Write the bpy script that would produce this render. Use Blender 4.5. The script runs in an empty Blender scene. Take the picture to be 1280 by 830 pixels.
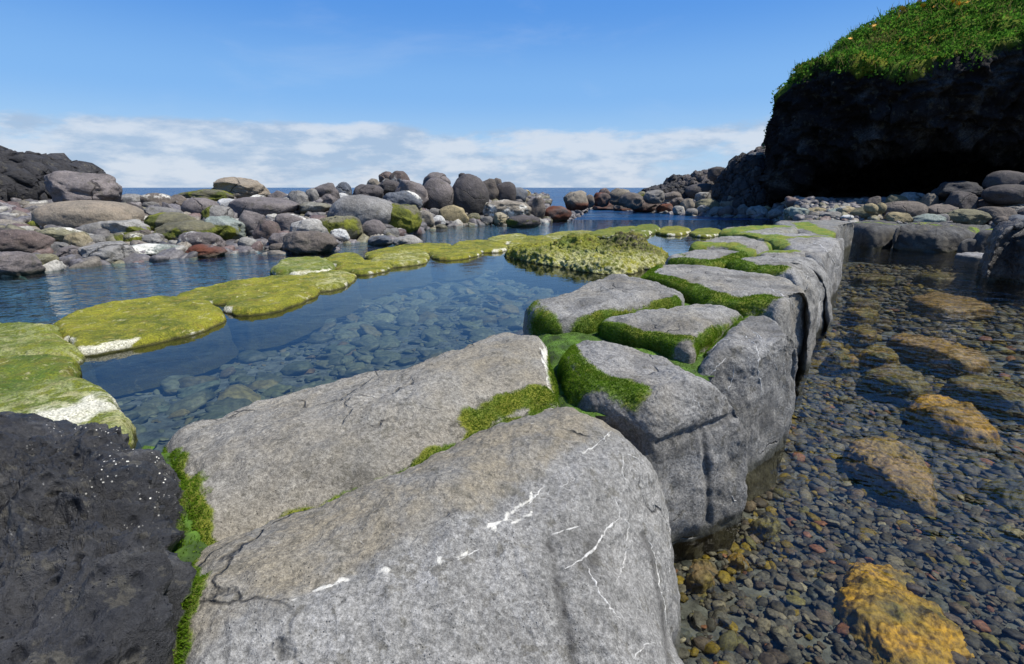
import bpy, bmesh, math, random
import numpy as np
from mathutils import Vector
from mathutils.bvhtree import BVHTree

rng = np.random.default_rng(7)
random.seed(7)
SC = bpy.context.scene
COL = SC.collection
R = math.radians

# ------------------------------------------------------------------ camera
F = 640.0                      # focal length in photo pixels (1280 wide)
HC = 2.0                       # eye height above the water
PITCH = math.atan((415 - 234.5) / F)
SP, CP = math.sin(PITCH), math.cos(PITCH)
cam = bpy.data.cameras.new('camera')
cam.sensor_width = 36.0
cam.lens = 36.0 * F / 1280.0
cam.clip_start = 0.05
cam.clip_end = 60000
camo = bpy.data.objects.new('camera', cam)
COL.objects.link(camo)
camo.location = (0, 0, HC)
camo.rotation_euler = (R(90) - PITCH, 0, 0)
SC.camera = camo
CAM = np.array([0, 0, HC])

def ray(px, py):
    a = (px - 640) / F
    b = (py - 415) / F
    return np.array([a, CP - b * SP, -(SP + b * CP)])

def P(px, py, z=0.0):
    d = ray(px, py)
    t = (z - HC) / d[2]
    return CAM + d * t

def pix(V):
    """where points of a surface are seen in the photograph"""
    D = np.asarray(V) - CAM
    dep = D[:, 1] * CP - D[:, 2] * SP
    return np.column_stack([640 + F * D[:, 0] / dep, 415 - F * (D[:, 2] * CP + D[:, 1] * SP) / dep, np.zeros(len(D))])

def PY(px, py, Y):
    d = ray(px, py)
    return CAM + d * (Y / d[1])

# ------------------------------------------------------------------ noise
def _h(ix, iy, iz, s):
    n = (ix.astype(np.int64) * 374761393 + iy.astype(np.int64) * 668265263 + iz.astype(np.int64) * 2147483647 + s * 974711) & 0xFFFFFFFF
    n = ((n ^ (n >> 13)) * 1274126177) & 0xFFFFFFFF
    n = ((n ^ (n >> 15)) * 2246822519) & 0xFFFFFFFF
    return (n ^ (n >> 16)) & 0xFFFFFFFF

_G = rng.normal(size=(256, 3)); _G /= np.linalg.norm(_G, axis=1)[:, None]

def perlin(p, s=0):
    i = np.floor(p).astype(np.int64)
    f = p - i
    u = f * f * f * (f * (f * 6 - 15) + 10)
    out = 0
    for dx in (0, 1):
        wx = u[:, 0] if dx else 1 - u[:, 0]
        for dy in (0, 1):
            wy = u[:, 1] if dy else 1 - u[:, 1]
            for dz in (0, 1):
                wz = u[:, 2] if dz else 1 - u[:, 2]
                g = _G[_h(i[:, 0] + dx, i[:, 1] + dy, i[:, 2] + dz, s) & 255]
                out = out + wx * wy * wz * (g[:, 0] * (f[:, 0] - dx) + g[:, 1] * (f[:, 1] - dy) + g[:, 2] * (f[:, 2] - dz))
    return out * 1.5

def fbm(p, octv=4, s=0, gain=0.5, lac=2.03):
    a, o = 1.0, 0
    for k in range(octv):
        o = o + a * perlin(p, s + k * 17)
        p = p * lac + 3.7
        a *= gain
    return o

def ridged(p, octv=4, s=0, gain=0.5):
    a, o = 1.0, 0
    for k in range(octv):
        o = o + a * (1 - 2 * np.abs(perlin(p, s + k * 13)))
        p = p * 2.07 + 5.1
        a *= gain
    return o

def sstep(a, b, x):
    t = np.clip((x - a) / (b - a), 0, 1)
    return t * t * (3 - 2 * t)

# ------------------------------------------------------------------ mesh helpers
def mesh_np(name, V, faces, mat=None, smooth=True, attrs=None):
    """V (n,3); faces: list of int arrays (m,3)/(m,4)."""
    me = bpy.data.meshes.new(name)
    V = np.asarray(V, np.float32)
    faces = [np.asarray(f, np.int32) for f in faces if len(f)]
    me.vertices.add(len(V))
    me.vertices.foreach_set('co', V.ravel())
    nl = sum(f.size for f in faces)
    nf = sum(len(f) for f in faces)
    me.loops.add(nl)
    me.loops.foreach_set('vertex_index', np.concatenate([f.ravel() for f in faces]))
    me.polygons.add(nf)
    tot = np.concatenate([np.full(len(f), f.shape[1], np.int32) for f in faces])
    st = np.concatenate([[0], np.cumsum(tot)[:-1]]).astype(np.int32)
    me.polygons.foreach_set('loop_start', st)
    me.update(calc_edges=True)
    me.polygons.foreach_set('use_smooth', np.full(nf, smooth, bool))
    if attrs:
        for k, a in attrs.items():
            a = np.asarray(a, np.float32)
            if a.ndim == 1:
                at = me.attributes.new(k, 'FLOAT', 'POINT')
                at.data.foreach_set('value', a)
            else:
                at = me.attributes.new(k, 'FLOAT_COLOR', 'POINT')
                if a.shape[1] == 3:
                    a = np.concatenate([a, np.ones((len(a), 1), np.float32)], 1)
                at.data.foreach_set('color', a.ravel())
    if mat:
        me.materials.append(mat)
    me.validate()
    return me

def put(name, me, loc=(0, 0, 0), label=None, cat=None, group=None, kind=None, parent=None, color=None):
    o = bpy.data.objects.new(name, me)
    COL.objects.link(o)
    o.location = loc
    if parent is not None:
        o.parent = parent
    tag(o, label, cat, group, kind)
    if color is not None:
        o.color = (*color, 1)
    return o

def tag(o, label=None, cat=None, group=None, kind=None):
    if label: o['label'] = label
    if cat: o['category'] = cat
    if group: o['group'] = group
    if kind: o['kind'] = kind
    return o

def vnormals(V, F4):
    """vertex normals from quads/tris"""
    N = np.zeros_like(V)
    for f in F4:
        f = np.asarray(f)
        if not len(f): continue
        a, b, c = V[f[:, 0]], V[f[:, 1]], V[f[:, 2]]
        n = np.cross(b - a, c - a)
        if f.shape[1] == 4:
            n = n + np.cross(c - a, V[f[:, 3]] - a)
        for k in range(f.shape[1]):
            np.add.at(N, f[:, k], n)
    return N / (np.linalg.norm(N, axis=1)[:, None] + 1e-12)

def ico(sub):
    bm = bmesh.new()
    bmesh.ops.create_icosphere(bm, subdivisions=sub, radius=1)
    V = np.array([v.co[:] for v in bm.verts])
    Fc = np.array([[v.index for v in f.verts] for f in bm.faces])
    bm.free()
    return V / np.linalg.norm(V, axis=1)[:, None], Fc
ICO = {k: ico(k) for k in (2, 3, 4, 5, 6)}

# ------------------------------------------------------------------ node helpers
class NT:
    def __init__(s, mat):
        s.t = mat.node_tree
        s.t.nodes.clear()
    def n(s, typ, **kw):
        nd = s.t.nodes.new(typ)
        for k, v in kw.items():
            if k.startswith('i_'):
                key = k[2:]
                key = int(key) if key.isdigit() else key.replace('_', ' ')
                s.set(nd.inputs[key], v)
            else:
                setattr(nd, k, v)
        return nd
    def set(s, inp, v):
        if isinstance(v, bpy.types.NodeSocket):
            s.t.links.new(v, inp)
        else:
            try:
                inp.default_value = v
            except Exception:
                inp.default_value = (*v, 1) if len(v) == 3 else v[:3]
    def math(s, op, a, b=None, c=None, clamp=False):
        nd = s.n('ShaderNodeMath', operation=op, use_clamp=clamp)
        s.set(nd.inputs[0], a)
        if b is not None: s.set(nd.inputs[1], b)
        if c is not None: s.set(nd.inputs[2], c)
        return nd.outputs[0]
    def noise(s, vec, scale, detail=6, rough=0.6, dist=0.0):
        nd = s.n('ShaderNodeTexNoise')
        s.set(nd.inputs['Vector'], vec)
        nd.inputs['Scale'].default_value = scale
        nd.inputs['Detail'].default_value = detail
        nd.inputs['Roughness'].default_value = rough
        nd.inputs['Distortion'].default_value = dist
        return nd.outputs['Fac']
    def vor(s, vec, scale, feature='F1', rnd=1.0):
        nd = s.n('ShaderNodeTexVoronoi', feature=feature)
        s.set(nd.inputs['Vector'], vec)
        nd.inputs['Scale'].default_value = scale
        nd.inputs['Randomness'].default_value = rnd
        return nd.outputs['Distance']
    def ramp(s, x, a, b, lo=0.0, hi=1.0):
        nd = s.n('ShaderNodeMapRange', interpolation_type='SMOOTHSTEP')
        s.set(nd.inputs[0], x)
        nd.inputs[1].default_value = a; nd.inputs[2].default_value = b
        nd.inputs[3].default_value = lo; nd.inputs[4].default_value = hi
        return nd.outputs[0]
    def mix(s, f, a, b, mode='MIX'):
        nd = s.n('ShaderNodeMix', data_type='RGBA', blend_type=mode)
        s.set(nd.inputs[0], f); s.set(nd.inputs[6], a); s.set(nd.inputs[7], b)
        return nd.outputs[2]
    def scale(s, c, f):
        nd = s.n('ShaderNodeVectorMath', operation='SCALE')
        s.set(nd.inputs[0], c); s.set(nd.inputs[3], f)
        return nd.outputs[0]
    def attr(s, name, out='Fac'):
        nd = s.n('ShaderNodeAttribute', attribute_name=name)
        return nd.outputs[out]
    def bump(s, h, strength, dist, normal=None):
        nd = s.n('ShaderNodeBump')
        nd.inputs['Strength'].default_value = strength
        nd.inputs['Distance'].default_value = dist
        s.set(nd.inputs['Height'], h)
        if normal is not None: s.set(nd.inputs['Normal'], normal)
        return nd.outputs[0]
    def out(s, sh):
        o = s.n('ShaderNodeOutputMaterial')
        s.t.links.new(sh, o.inputs['Surface'])

def newmat(name):
    m = bpy.data.materials.new(name)
    m.use_nodes = True
    return m, NT(m)
# ------------------------------------------------------------------ materials
def rock_mat(name, k=1.0, base=None, grain=1.0, fine=True, bstr=0.6, wet=True, var=0.5, speck=0.5, lava=0.0, rough=0.85, spec=0.35, warm=(0.25, 0.205, 0.15), wsc=16.0, barn=False, crust=.45, mdark=(0.045, 0.085, 0.008, 1), mlite=(0.16, 0.24, 0.03, 1)):
    """k: texture frequency (per metre). Reads attributes moss, pale, dark, rust (all 0..1)."""
    m, t = newmat(name)
    tc = t.n('ShaderNodeTexCoord')
    oi = t.n('ShaderNodeObjectInfo')
    off = t.n('ShaderNodeVectorMath', operation='ADD')
    t.set(off.inputs[0], tc.outputs['Object'])
    rv = t.math('MULTIPLY', oi.outputs['Random'], 37.0)
    t.set(off.inputs[1], rv)
    v = off.outputs[0]
    geo = t.n('ShaderNodeNewGeometry')
    sep = t.n('ShaderNodeSeparateXYZ'); t.set(sep.inputs[0], geo.outputs['Position'])
    c = oi.outputs['Color'] if base is None else (*base, 1)
    n1 = t.noise(v, 1.1 * k, 6, 0.6, 0.3)
    n2 = t.noise(v, 9 * k, 8, 0.72)
    n3 = t.noise(v, 60 * k, 5, 0.7)
    n4 = t.noise(v, 3.3 * k, 5, 0.65, 0.6)
    vr = t.vor(v, 75 * k)
    n5 = t.noise(tc.outputs['Object'], 190 if fine else 60, 3, 0.75)
    nw = t.noise(v, wsc, 5, 0.75)
    c = t.scale(c, t.ramp(n1, 0.25, 0.75, 1 - 0.6 * var, 1 + 0.6 * var))
    c = t.scale(c, t.ramp(n2, 0.3, 0.72, 1 - 0.6 * var, 1 + 0.6 * var))
    # warm film patches (lichen / dried algae) and pale bloom
    wf = t.math('MULTIPLY', t.ramp(n4, 0.34, 0.6, .25, 1.0), t.attr('warm'))
    c = t.mix(wf, c, (*warm, 1))
    pf = t.math('MULTIPLY', t.ramp(t.math('ADD', t.math('MULTIPLY', n2, 0.4), t.math('ADD', t.math('MULTIPLY', n4, 0.3), t.math('MULTIPLY', n3, .3))), 0.34, 0.66), t.attr('pale'))
    c = t.mix(t.math('MULTIPLY', pf, .7), c, (0.285, 0.28, 0.265, 1))
    # crusts: pale lichen blotches and darker olive ones, with firm edges
    nl = t.noise(v, 6.5 * k, 5, .6, .3)
    c = t.mix(t.math('MULTIPLY', t.ramp(nl, .58, .63), t.math('MULTIPLY', t.ramp(n3, .35, .6, .3, 1.0), crust)), c, t.scale(c, 1.3))
    nd = t.noise(v, 12 * k, 5, .65, .2)
    c = t.mix(t.math('MULTIPLY', t.ramp(nd, .57, .63), crust * 1.2), c, (.085, .078, .058, 1))
    # grain speckles
    c = t.scale(c, t.ramp(n3, 0.28, 0.72, 1 - 0.5 * grain, 1 + 0.5 * grain))
    c = t.scale(c, t.ramp(n5, 0.3, 0.7, 1 - 0.42 * grain, 1 + 0.45 * grain))
    pit = t.ramp(vr, 0.05, 0.25, 1.0, 0.0)
    pm = t.math('MULTIPLY', pit, t.ramp(t.noise(v, 21 * k, 3, 0.6), 0.48, 0.62))
    c = t.scale(c, t.math('SUBTRACT', 1.0, t.math('MULTIPLY', pm, 0.6 * grain)))
    sp = t.ramp(t.noise(v, 38 * k, 3, 0.75), 0.68 - 0.08 * speck, 0.74)
    spm = t.math('MULTIPLY', sp, t.ramp(n4, 0.42, 0.6, 0.1, 1.0))
    c = t.mix(t.math('MULTIPLY', spm, speck), c, (0.52, 0.51, 0.48, 1))
    # white crust
    wt = t.math('MULTIPLY', t.math('MINIMUM', t.attr('white'), 1.0), t.ramp(t.math('ADD', nw, t.math('MULTIPLY', t.attr('white'), 0.30)), 0.62, 0.74))
    if barn:
        wt = t.math('MULTIPLY', t.math('MINIMUM', t.math('MULTIPLY', t.attr('white'), 2.0), 1.0), t.math('MULTIPLY', t.ramp(t.vor(v, 62), .13, .24, 1.0, 0.0), t.ramp(t.noise(v, 11, 5, .75), .50, .60)))
    c = t.mix(wt, c, (0.7, 0.68, 0.6, 1))
    # rust weed
    rf = t.math('MULTIPLY', t.attr('rust'), t.ramp(t.math('ADD', n2, t.math('MULTIPLY', t.attr('rust'), 0.3)), 0.5, 0.68))
    c = t.mix(rf, c, t.mix(n3, (0.05, 0.014, 0.008, 1), (0.16, 0.05, 0.02, 1)))
    # hairline cracks
    ve = t.n('ShaderNodeVectorMath', operation='ADD'); t.set(ve.inputs[0], v)
    nv_ = t.n('ShaderNodeTexNoise'); t.set(nv_.inputs['Vector'], v); nv_.inputs['Scale'].default_value = 2.2 * k; nv_.inputs['Detail'].default_value = 5
    t.set(ve.inputs[1], t.scale(nv_.outputs['Color'], .5 / k))
    ck = t.math('MULTIPLY', t.ramp(t.vor(ve.outputs[0], 1.25 * k, 'DISTANCE_TO_EDGE'), 0.0, 0.013, 1.0, 0.0), t.ramp(n1, .5, .6))
    c = t.scale(c, t.math('SUBTRACT', 1.0, t.math('MULTIPLY', ck, .65)))
    # broad weather stains
    st_ = t.ramp(t.noise(v, 2.0 * k, 7, .62, .8), .50, .68)
    c = t.mix(t.math('MULTIPLY', st_, .45), c, t.scale(c, .45))
    # dark stains and cracks, plus shade painted under the boulders
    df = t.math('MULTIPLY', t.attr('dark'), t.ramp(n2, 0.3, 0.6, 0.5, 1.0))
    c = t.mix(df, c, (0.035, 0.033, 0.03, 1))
    # moss
    mo = t.attr('moss')
    mf = t.ramp(t.math('ADD', mo, t.math('MULTIPLY', t.math('SUBTRACT', t.math('ADD', t.math('MULTIPLY', n2, .55), t.math('MULTIPLY', nw, .45)), 0.5), 1.3)), 0.40, 0.62)
    mc = t.mix(t.ramp(n3, 0.3, 0.7), mdark, mlite)
    mc = t.mix(t.ramp(n4, 0.4, 0.65), mc, (0.19, 0.2, 0.02, 1))
    c = t.mix(mf, c, mc)
    rgh = t.ramp(n2, 0.3, 0.7, rough - 0.1, min(1.0, rough + 0.1))
    if wet:   # the tide line: a permanently damp, algae-darkened band just over the water
        wz = t.math('ADD', sep.outputs['Z'], t.math('MULTIPLY', t.math('SUBTRACT', n4, 0.5), 0.16))
        wf = t.ramp(wz, 0.03, 0.15, 1.0, 0.0)
        c = t.mix(t.math('MULTIPLY', wf, 0.8), c, t.mix(n2, (0.012, 0.013, 0.008, 1), (0.06, 0.058, 0.03, 1)))
        rgh = t.math('SUBTRACT', rgh, t.math('MULTIPLY', wf, 0.45))
    h = t.math('ADD', t.math('MULTIPLY', n2, 1.0), t.math('MULTIPLY', n3, 0.35))
    h = t.math('SUBTRACT', h, t.math('ADD', t.math('MULTIPLY', pm, 0.45), t.math('MULTIPLY', ck, .9)))
    if lava:
        vv = t.vor(v, 5 * k); v2 = t.vor(v, 17 * k)
        h = t.math('SUBTRACT', h, t.math('MULTIPLY', t.ramp(vv, 0.0, 0.45, 1.0, 0.0), 0.8 * lava))
        h = t.math('SUBTRACT', h, t.math('MULTIPLY', t.ramp(v2, 0.0, 0.4, 1.0, 0.0), 0.5 * lava))
        c = t.scale(c, t.ramp(v2, 0.05, 0.4, 1 - 0.5 * lava, 1.1))
    h = t.math('ADD', h, t.math('MULTIPLY', t.math('MULTIPLY', mf, n3), 0.8))
    b = t.bump(h, bstr, 0.035 / k)
    p = t.n('ShaderNodeBsdfPrincipled')
    t.set(p.inputs['Base Color'], c); t.set(p.inputs['Roughness'], rgh); t.set(p.inputs['Normal'], b)
    p.inputs['Specular IOR Level'].default_value = spec
    t.out(p.outputs[0])
    return m

def col_mat(name, rough=0.8, attr='col', nscale=40, bstr=0.4, bdist=0.01, spec=0.4, var=0.45):
    """colour from a per-vertex attribute with grain"""
    m, t = newmat(name)
    tc = t.n('ShaderNodeTexCoord')
    c = t.attr(attr, 'Color')
    n = t.noise(tc.outputs['Object'], nscale, 6, 0.7)
    c = t.scale(c, t.ramp(n, 0.3, 0.7, 1 - var, 1 + var))
    p = t.n('ShaderNodeBsdfPrincipled')
    t.set(p.inputs['Base Color'], c)
    p.inputs['Roughness'].default_value = rough
    p.inputs['Specular IOR Level'].default_value = spec
    if bstr:
        t.set(p.inputs['Normal'], t.bump(n, bstr, bdist))
    t.out(p.outputs[0])
    return m

def leaf_mat(name):
    m, t = newmat(name)
    c = t.attr('col', 'Color')
    d = t.n('ShaderNodeBsdfDiffuse'); t.set(d.inputs[0], c)
    tl = t.n('ShaderNodeBsdfTranslucent'); t.set(tl.inputs[0], t.scale(c, 1.3))
    mx = t.n('ShaderNodeMixShader'); mx.inputs[0].default_value = .42
    t.set(mx.inputs[1], d.outputs[0]); t.set(mx.inputs[2], tl.outputs[0])
    t.out(mx.outputs[0])
    return m

def algae_mat(name):
    """low reef rocks wholly coated with yellow-green algae, bleached white on the splash edge"""
    m, t = newmat(name)
    tc = t.n('ShaderNodeTexCoord'); oi = t.n('ShaderNodeObjectInfo')
    off = t.n('ShaderNodeVectorMath', operation='ADD')
    t.set(off.inputs[0], tc.outputs['Object']); t.set(off.inputs[1], t.math('MULTIPLY', oi.outputs['Random'], 31.0))
    v = off.outputs[0]
    n1 = t.noise(v, 1.6, 6, 0.65, 0.4); n2 = t.noise(v, 8, 8, 0.7); n3 = t.noise(v, 55, 5, 0.7)
    c = t.mix(t.ramp(n1, 0.35, 0.65), (0.075, 0.092, 0.005, 1), (0.21, 0.205, 0.012, 1))
    c = t.mix(t.ramp(n2, 0.5, 0.72), c, (0.27, 0.245, 0.03, 1))
    c = t.mix(t.math('MULTIPLY', t.attr('moss'), t.ramp(n2, 0.35, 0.6, 0.3, 1.0)), c, (0.045, 0.1, 0.008, 1))
    c = t.mix(t.math('MULTIPLY', t.ramp(t.noise(v, 4, 5, 0.6), 0.5, 0.7), 0.6), c, (0.16, 0.115, 0.02, 1))
    pf = t.math('MULTIPLY', t.attr('pale'), t.ramp(n2, 0.42, 0.6))
    c = t.mix(pf, c, (0.4, 0.39, 0.2, 1))
    wv = t.math('ADD', t.attr('white'), t.math('MULTIPLY', t.math('SUBTRACT', n2, 0.5), 0.9))
    c = t.mix(t.math('MULTIPLY', t.ramp(wv, 0.5, 0.9), .9), c, t.mix(n3, (0.42, 0.39, 0.26, 1), (0.78, 0.76, 0.66, 1)))
    c = t.mix(t.math('MULTIPLY', t.attr('dark'), t.ramp(n2, 0.35, 0.6)), c, (0.03, 0.026, 0.02, 1))
    c = t.mix(t.math('MULTIPLY', t.ramp(t.noise(v, 17, 6, .75), .56, .70), .7), c, (0.06, 0.05, 0.02, 1))
    c = t.mix(t.math('MULTIPLY', t.ramp(t.noise(v, 6, 7, .7, 1.0), .57, .66), .75), c, (0.34, 0.32, 0.16, 1))
    c = t.scale(c, t.ramp(n3, 0.28, 0.72, 0.4, 1.5))
    geo = t.n('ShaderNodeNewGeometry'); sep = t.n('ShaderNodeSeparateXYZ'); t.set(sep.inputs[0], geo.outputs['Position'])
    wf = t.ramp(t.math('ADD', sep.outputs['Z'], t.math('MULTIPLY', t.math('SUBTRACT', n2, 0.5), 0.06)), 0.005, 0.045, 1.0, 0.0)
    c = t.mix(t.math('MULTIPLY', wf, 0.8), c, (0.03, 0.028, 0.012, 1))
    h = t.math('ADD', n2, t.math('MULTIPLY', n3, 0.5))
    p = t.n('ShaderNodeBsdfPrincipled')
    t.set(p.inputs['Base Color'], c); p.inputs['Roughness'].default_value = 0.8
    p.inputs['Specular IOR Level'].default_value = 0.3
    t.set(p.inputs['Normal'], t.bump(h, .75, 0.035))
    t.out(p.outputs[0])
    return m

def water_mat(name, sea=False):
    m, t = newmat(name)
    geo = t.n('ShaderNodeNewGeometry')
    pos = geo.outputs['Position']
    mp = t.n('ShaderNodeMapping'); t.set(mp.inputs[0], pos)
    if sea:
        mp.inputs['Scale'].default_value = (0.35, 1.0, 1.0)
        h = t.math('ADD', t.math('MULTIPLY', t.noise(mp.outputs[0], 0.16, 5, 0.6), 1.0), t.math('MULTIPLY', t.noise(mp.outputs[0], 0.9, 4, 0.6), 0.25))
        b = t.bump(h, 1.0, 1.6)
        p = t.n('ShaderNodeBsdfPrincipled')
        c = t.mix(t.ramp(t.noise(mp.outputs[0], 0.05, 5, 0.6), 0.35, 0.65), (0.003, 0.024, 0.075, 1), (0.008, 0.05, 0.125, 1))
        fm = t.ramp(t.noise(mp.outputs[0], 0.14, 6, 0.7), 0.70, 0.76)
        c = t.mix(fm, c, (0.6, 0.65, 0.68, 1))
        t.set(p.inputs['Base Color'], c)
        p.inputs['Roughness'].default_value = 0.22
        p.inputs['Specular IOR Level'].default_value = 0.13
        p.inputs['IOR'].default_value = 1.33
        t.set(p.inputs['Normal'], b)
        t.out(p.outputs[0])
        return m
    sep = t.n('ShaderNodeSeparateXYZ'); t.set(sep.inputs[0], pos)
    mp.inputs['Scale'].default_value = (0.75, 1.0, 1.0)
    mp.inputs['Rotation'].default_value = (0, 0, R(20))
    h = t.math('ADD', t.noise(mp.outputs[0], 2.6, 3, 0.5, 0.4), t.math('MULTIPLY', t.noise(mp.outputs[0], 9.0, 3, 0.5), 0.28))
    # calm inside the ring of green rocks (attribute), livelier outside
    calm = t.attr('ripple')
    h = t.math('MULTIPLY', h, calm)
    b = t.bump(h, 1.0, 0.11)
    fr = t.n('ShaderNodeFresnel'); fr.inputs['IOR'].default_value = 1.333
    t.set(fr.inputs['Normal'], b)
    gl = t.n('ShaderNodeBsdfGlossy'); gl.inputs['Roughness'].default_value = 0.015
    gl.inputs['Color'].default_value = (1, 1, 1, 1)
    t.set(gl.inputs['Normal'], b)
    tr = t.n('ShaderNodeBsdfTransparent')
    t.set(tr.inputs['Color'], t.attr('tint', 'Color'))
    mx = t.n('ShaderNodeMixShader')
    t.set(mx.inputs[0], fr.outputs[0]); t.set(mx.inputs[1], tr.outputs[0]); t.set(mx.inputs[2], gl.outputs[0])
    t.out(mx.outputs[0])
    return m

M_BLOCK = rock_mat('causeway_rock', k=1.0, base=None, grain=0.8, bstr=0.7, var=0.36, speck=0.5, warm=(0.20, 0.175, 0.128))
M_LAVA = rock_mat('black_lava', k=1.0, base=None, grain=0.6, bstr=1.0, var=0.55, speck=0.45, lava=1.1, rough=0.55, barn=True, spec=.5)
M_BOULD = rock_mat('boulder_rock', k=0.28, base=None, grain=0.5, bstr=0.8, var=0.45, speck=0.5, fine=False, wsc=7.0, mdark=(.035, .042, .008, 1), mlite=(.105, .125, .018, 1))
M_CLIFF = rock_mat('cliff_rock', k=0.2, fine=False, base=(0.017, 0.016, 0.017), grain=0.6, bstr=1.0, var=0.6, speck=0.15, lava=0.6, wet=False, spec=.08)
M_OUT = rock_mat('outcrop_lava', k=0.25, fine=False, wsc=4.0, mdark=(.035, .042, .008, 1), mlite=(.105, .125, .018, 1), base=None, grain=0.6, bstr=1.0, var=0.5, speck=0.25, lava=0.6)
M_ALGAE = algae_mat('reef_algae')
M_WATER = water_mat('pool_water')
M_SEA = water_mat('sea_water', sea=True)
M_PEB = col_mat('pebbles', rough=0.6, nscale=60, bstr=0.6, bdist=0.006, spec=.25, var=.6)
M_COB = col_mat('cobbles', rough=0.6, nscale=14, bstr=0.3, bdist=0.01)
M_SUB = col_mat('weedy_rock', rough=0.5, nscale=22, bstr=0.8, bdist=0.02, var=0.75)
M_LEAF = leaf_mat('leaf')
M_BLADE = leaf_mat('green_algae')
M_BED = col_mat('seabed', rough=0.9, nscale=6, bstr=0.6, bdist=0.05, var=0.7)

def vein_mat():
    m, t = newmat('white_vein')
    tc = t.n('ShaderNodeTexCoord')
    n = t.noise(tc.outputs['Object'], 90, 5, 0.7)
    p = t.n('ShaderNodeBsdfPrincipled')
    t.set(p.inputs['Base Color'], t.mix(t.ramp(n, 0.3, 0.7), (0.25, 0.245, 0.22, 1), (0.58, 0.57, 0.54, 1)))
    p.inputs['Roughness'].default_value = 0.8
    t.set(p.inputs['Normal'], t.bump(n, 0.6, 0.005))
    t.out(p.outputs[0])
    return m
M_VEIN = vein_mat()
# ------------------------------------------------------------------ blocks
def smooth_outline(pts, rb, N):
    """closed Catmull-Rom through pts (n,2), with a value rb per point -> N samples by arc length"""
    pts = np.asarray(pts, float); rb = np.asarray(rb, float); n = len(pts)
    out, ro = [], []
    for i in range(n):
        p0, p1, p2, p3 = pts[i - 1], pts[i], pts[(i + 1) % n], pts[(i + 2) % n]
        for u in np.linspace(0, 1, 24, endpoint=False):
            out.append(0.5 * ((2 * p1) + (-p0 + p2) * u + (2 * p0 - 5 * p1 + 4 * p2 - p3) * u * u + (-p0 + 3 * p1 - 3 * p2 + p3) * u ** 3))
            ro.append(rb[i] * (1 - u) + rb[(i + 1) % n] * u)
    out = np.array(out); ro = np.array(ro)
    for _ in range(6):
        out = 0.5 * out + 0.25 * (np.roll(out, 1, 0) + np.roll(out, -1, 0))
        ro = 0.5 * ro + 0.25 * (np.roll(ro, 1) + np.roll(ro, -1))
    d = np.linalg.norm(np.roll(out, -1, 0) - out, axis=1)
    s = np.concatenate([[0], np.cumsum(d)])
    q = np.linspace(0, s[-1], N, endpoint=False)
    X = np.interp(q, s, np.append(out[:, 0], out[0, 0]))
    Y = np.interp(q, s, np.append(out[:, 1], out[0, 1]))
    Rr = np.interp(q, s, np.append(ro, ro[0]))
    o = np.stack([X, Y], 1)
    area = 0.5 * np.sum(o[:, 0] * np.roll(o[:, 1], -1) - np.roll(o[:, 0], -1) * o[:, 1])
    if area < 0:
        o = o[::-1]; Rr = Rr[::-1]
    return o, Rr

MOSS = []      # (points(n,3), radius, strength)
def stroke_dist(V, pts, zw=1.0):
    """distance of V to polyline pts"""
    best = np.full(len(V), 1e9)
    w = np.array([1, 1, zw])
    A = V * w
    pts = np.asarray(pts) * w
    for a, b in zip(pts[:-1], pts[1:]):
        ab = b - a
        u = np.clip(((A - a) @ ab) / (ab @ ab + 1e-9), 0, 1)
        d = np.linalg.norm(A - a - u[:, None] * ab, axis=1)
        best = np.minimum(best, d)
    return best

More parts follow.
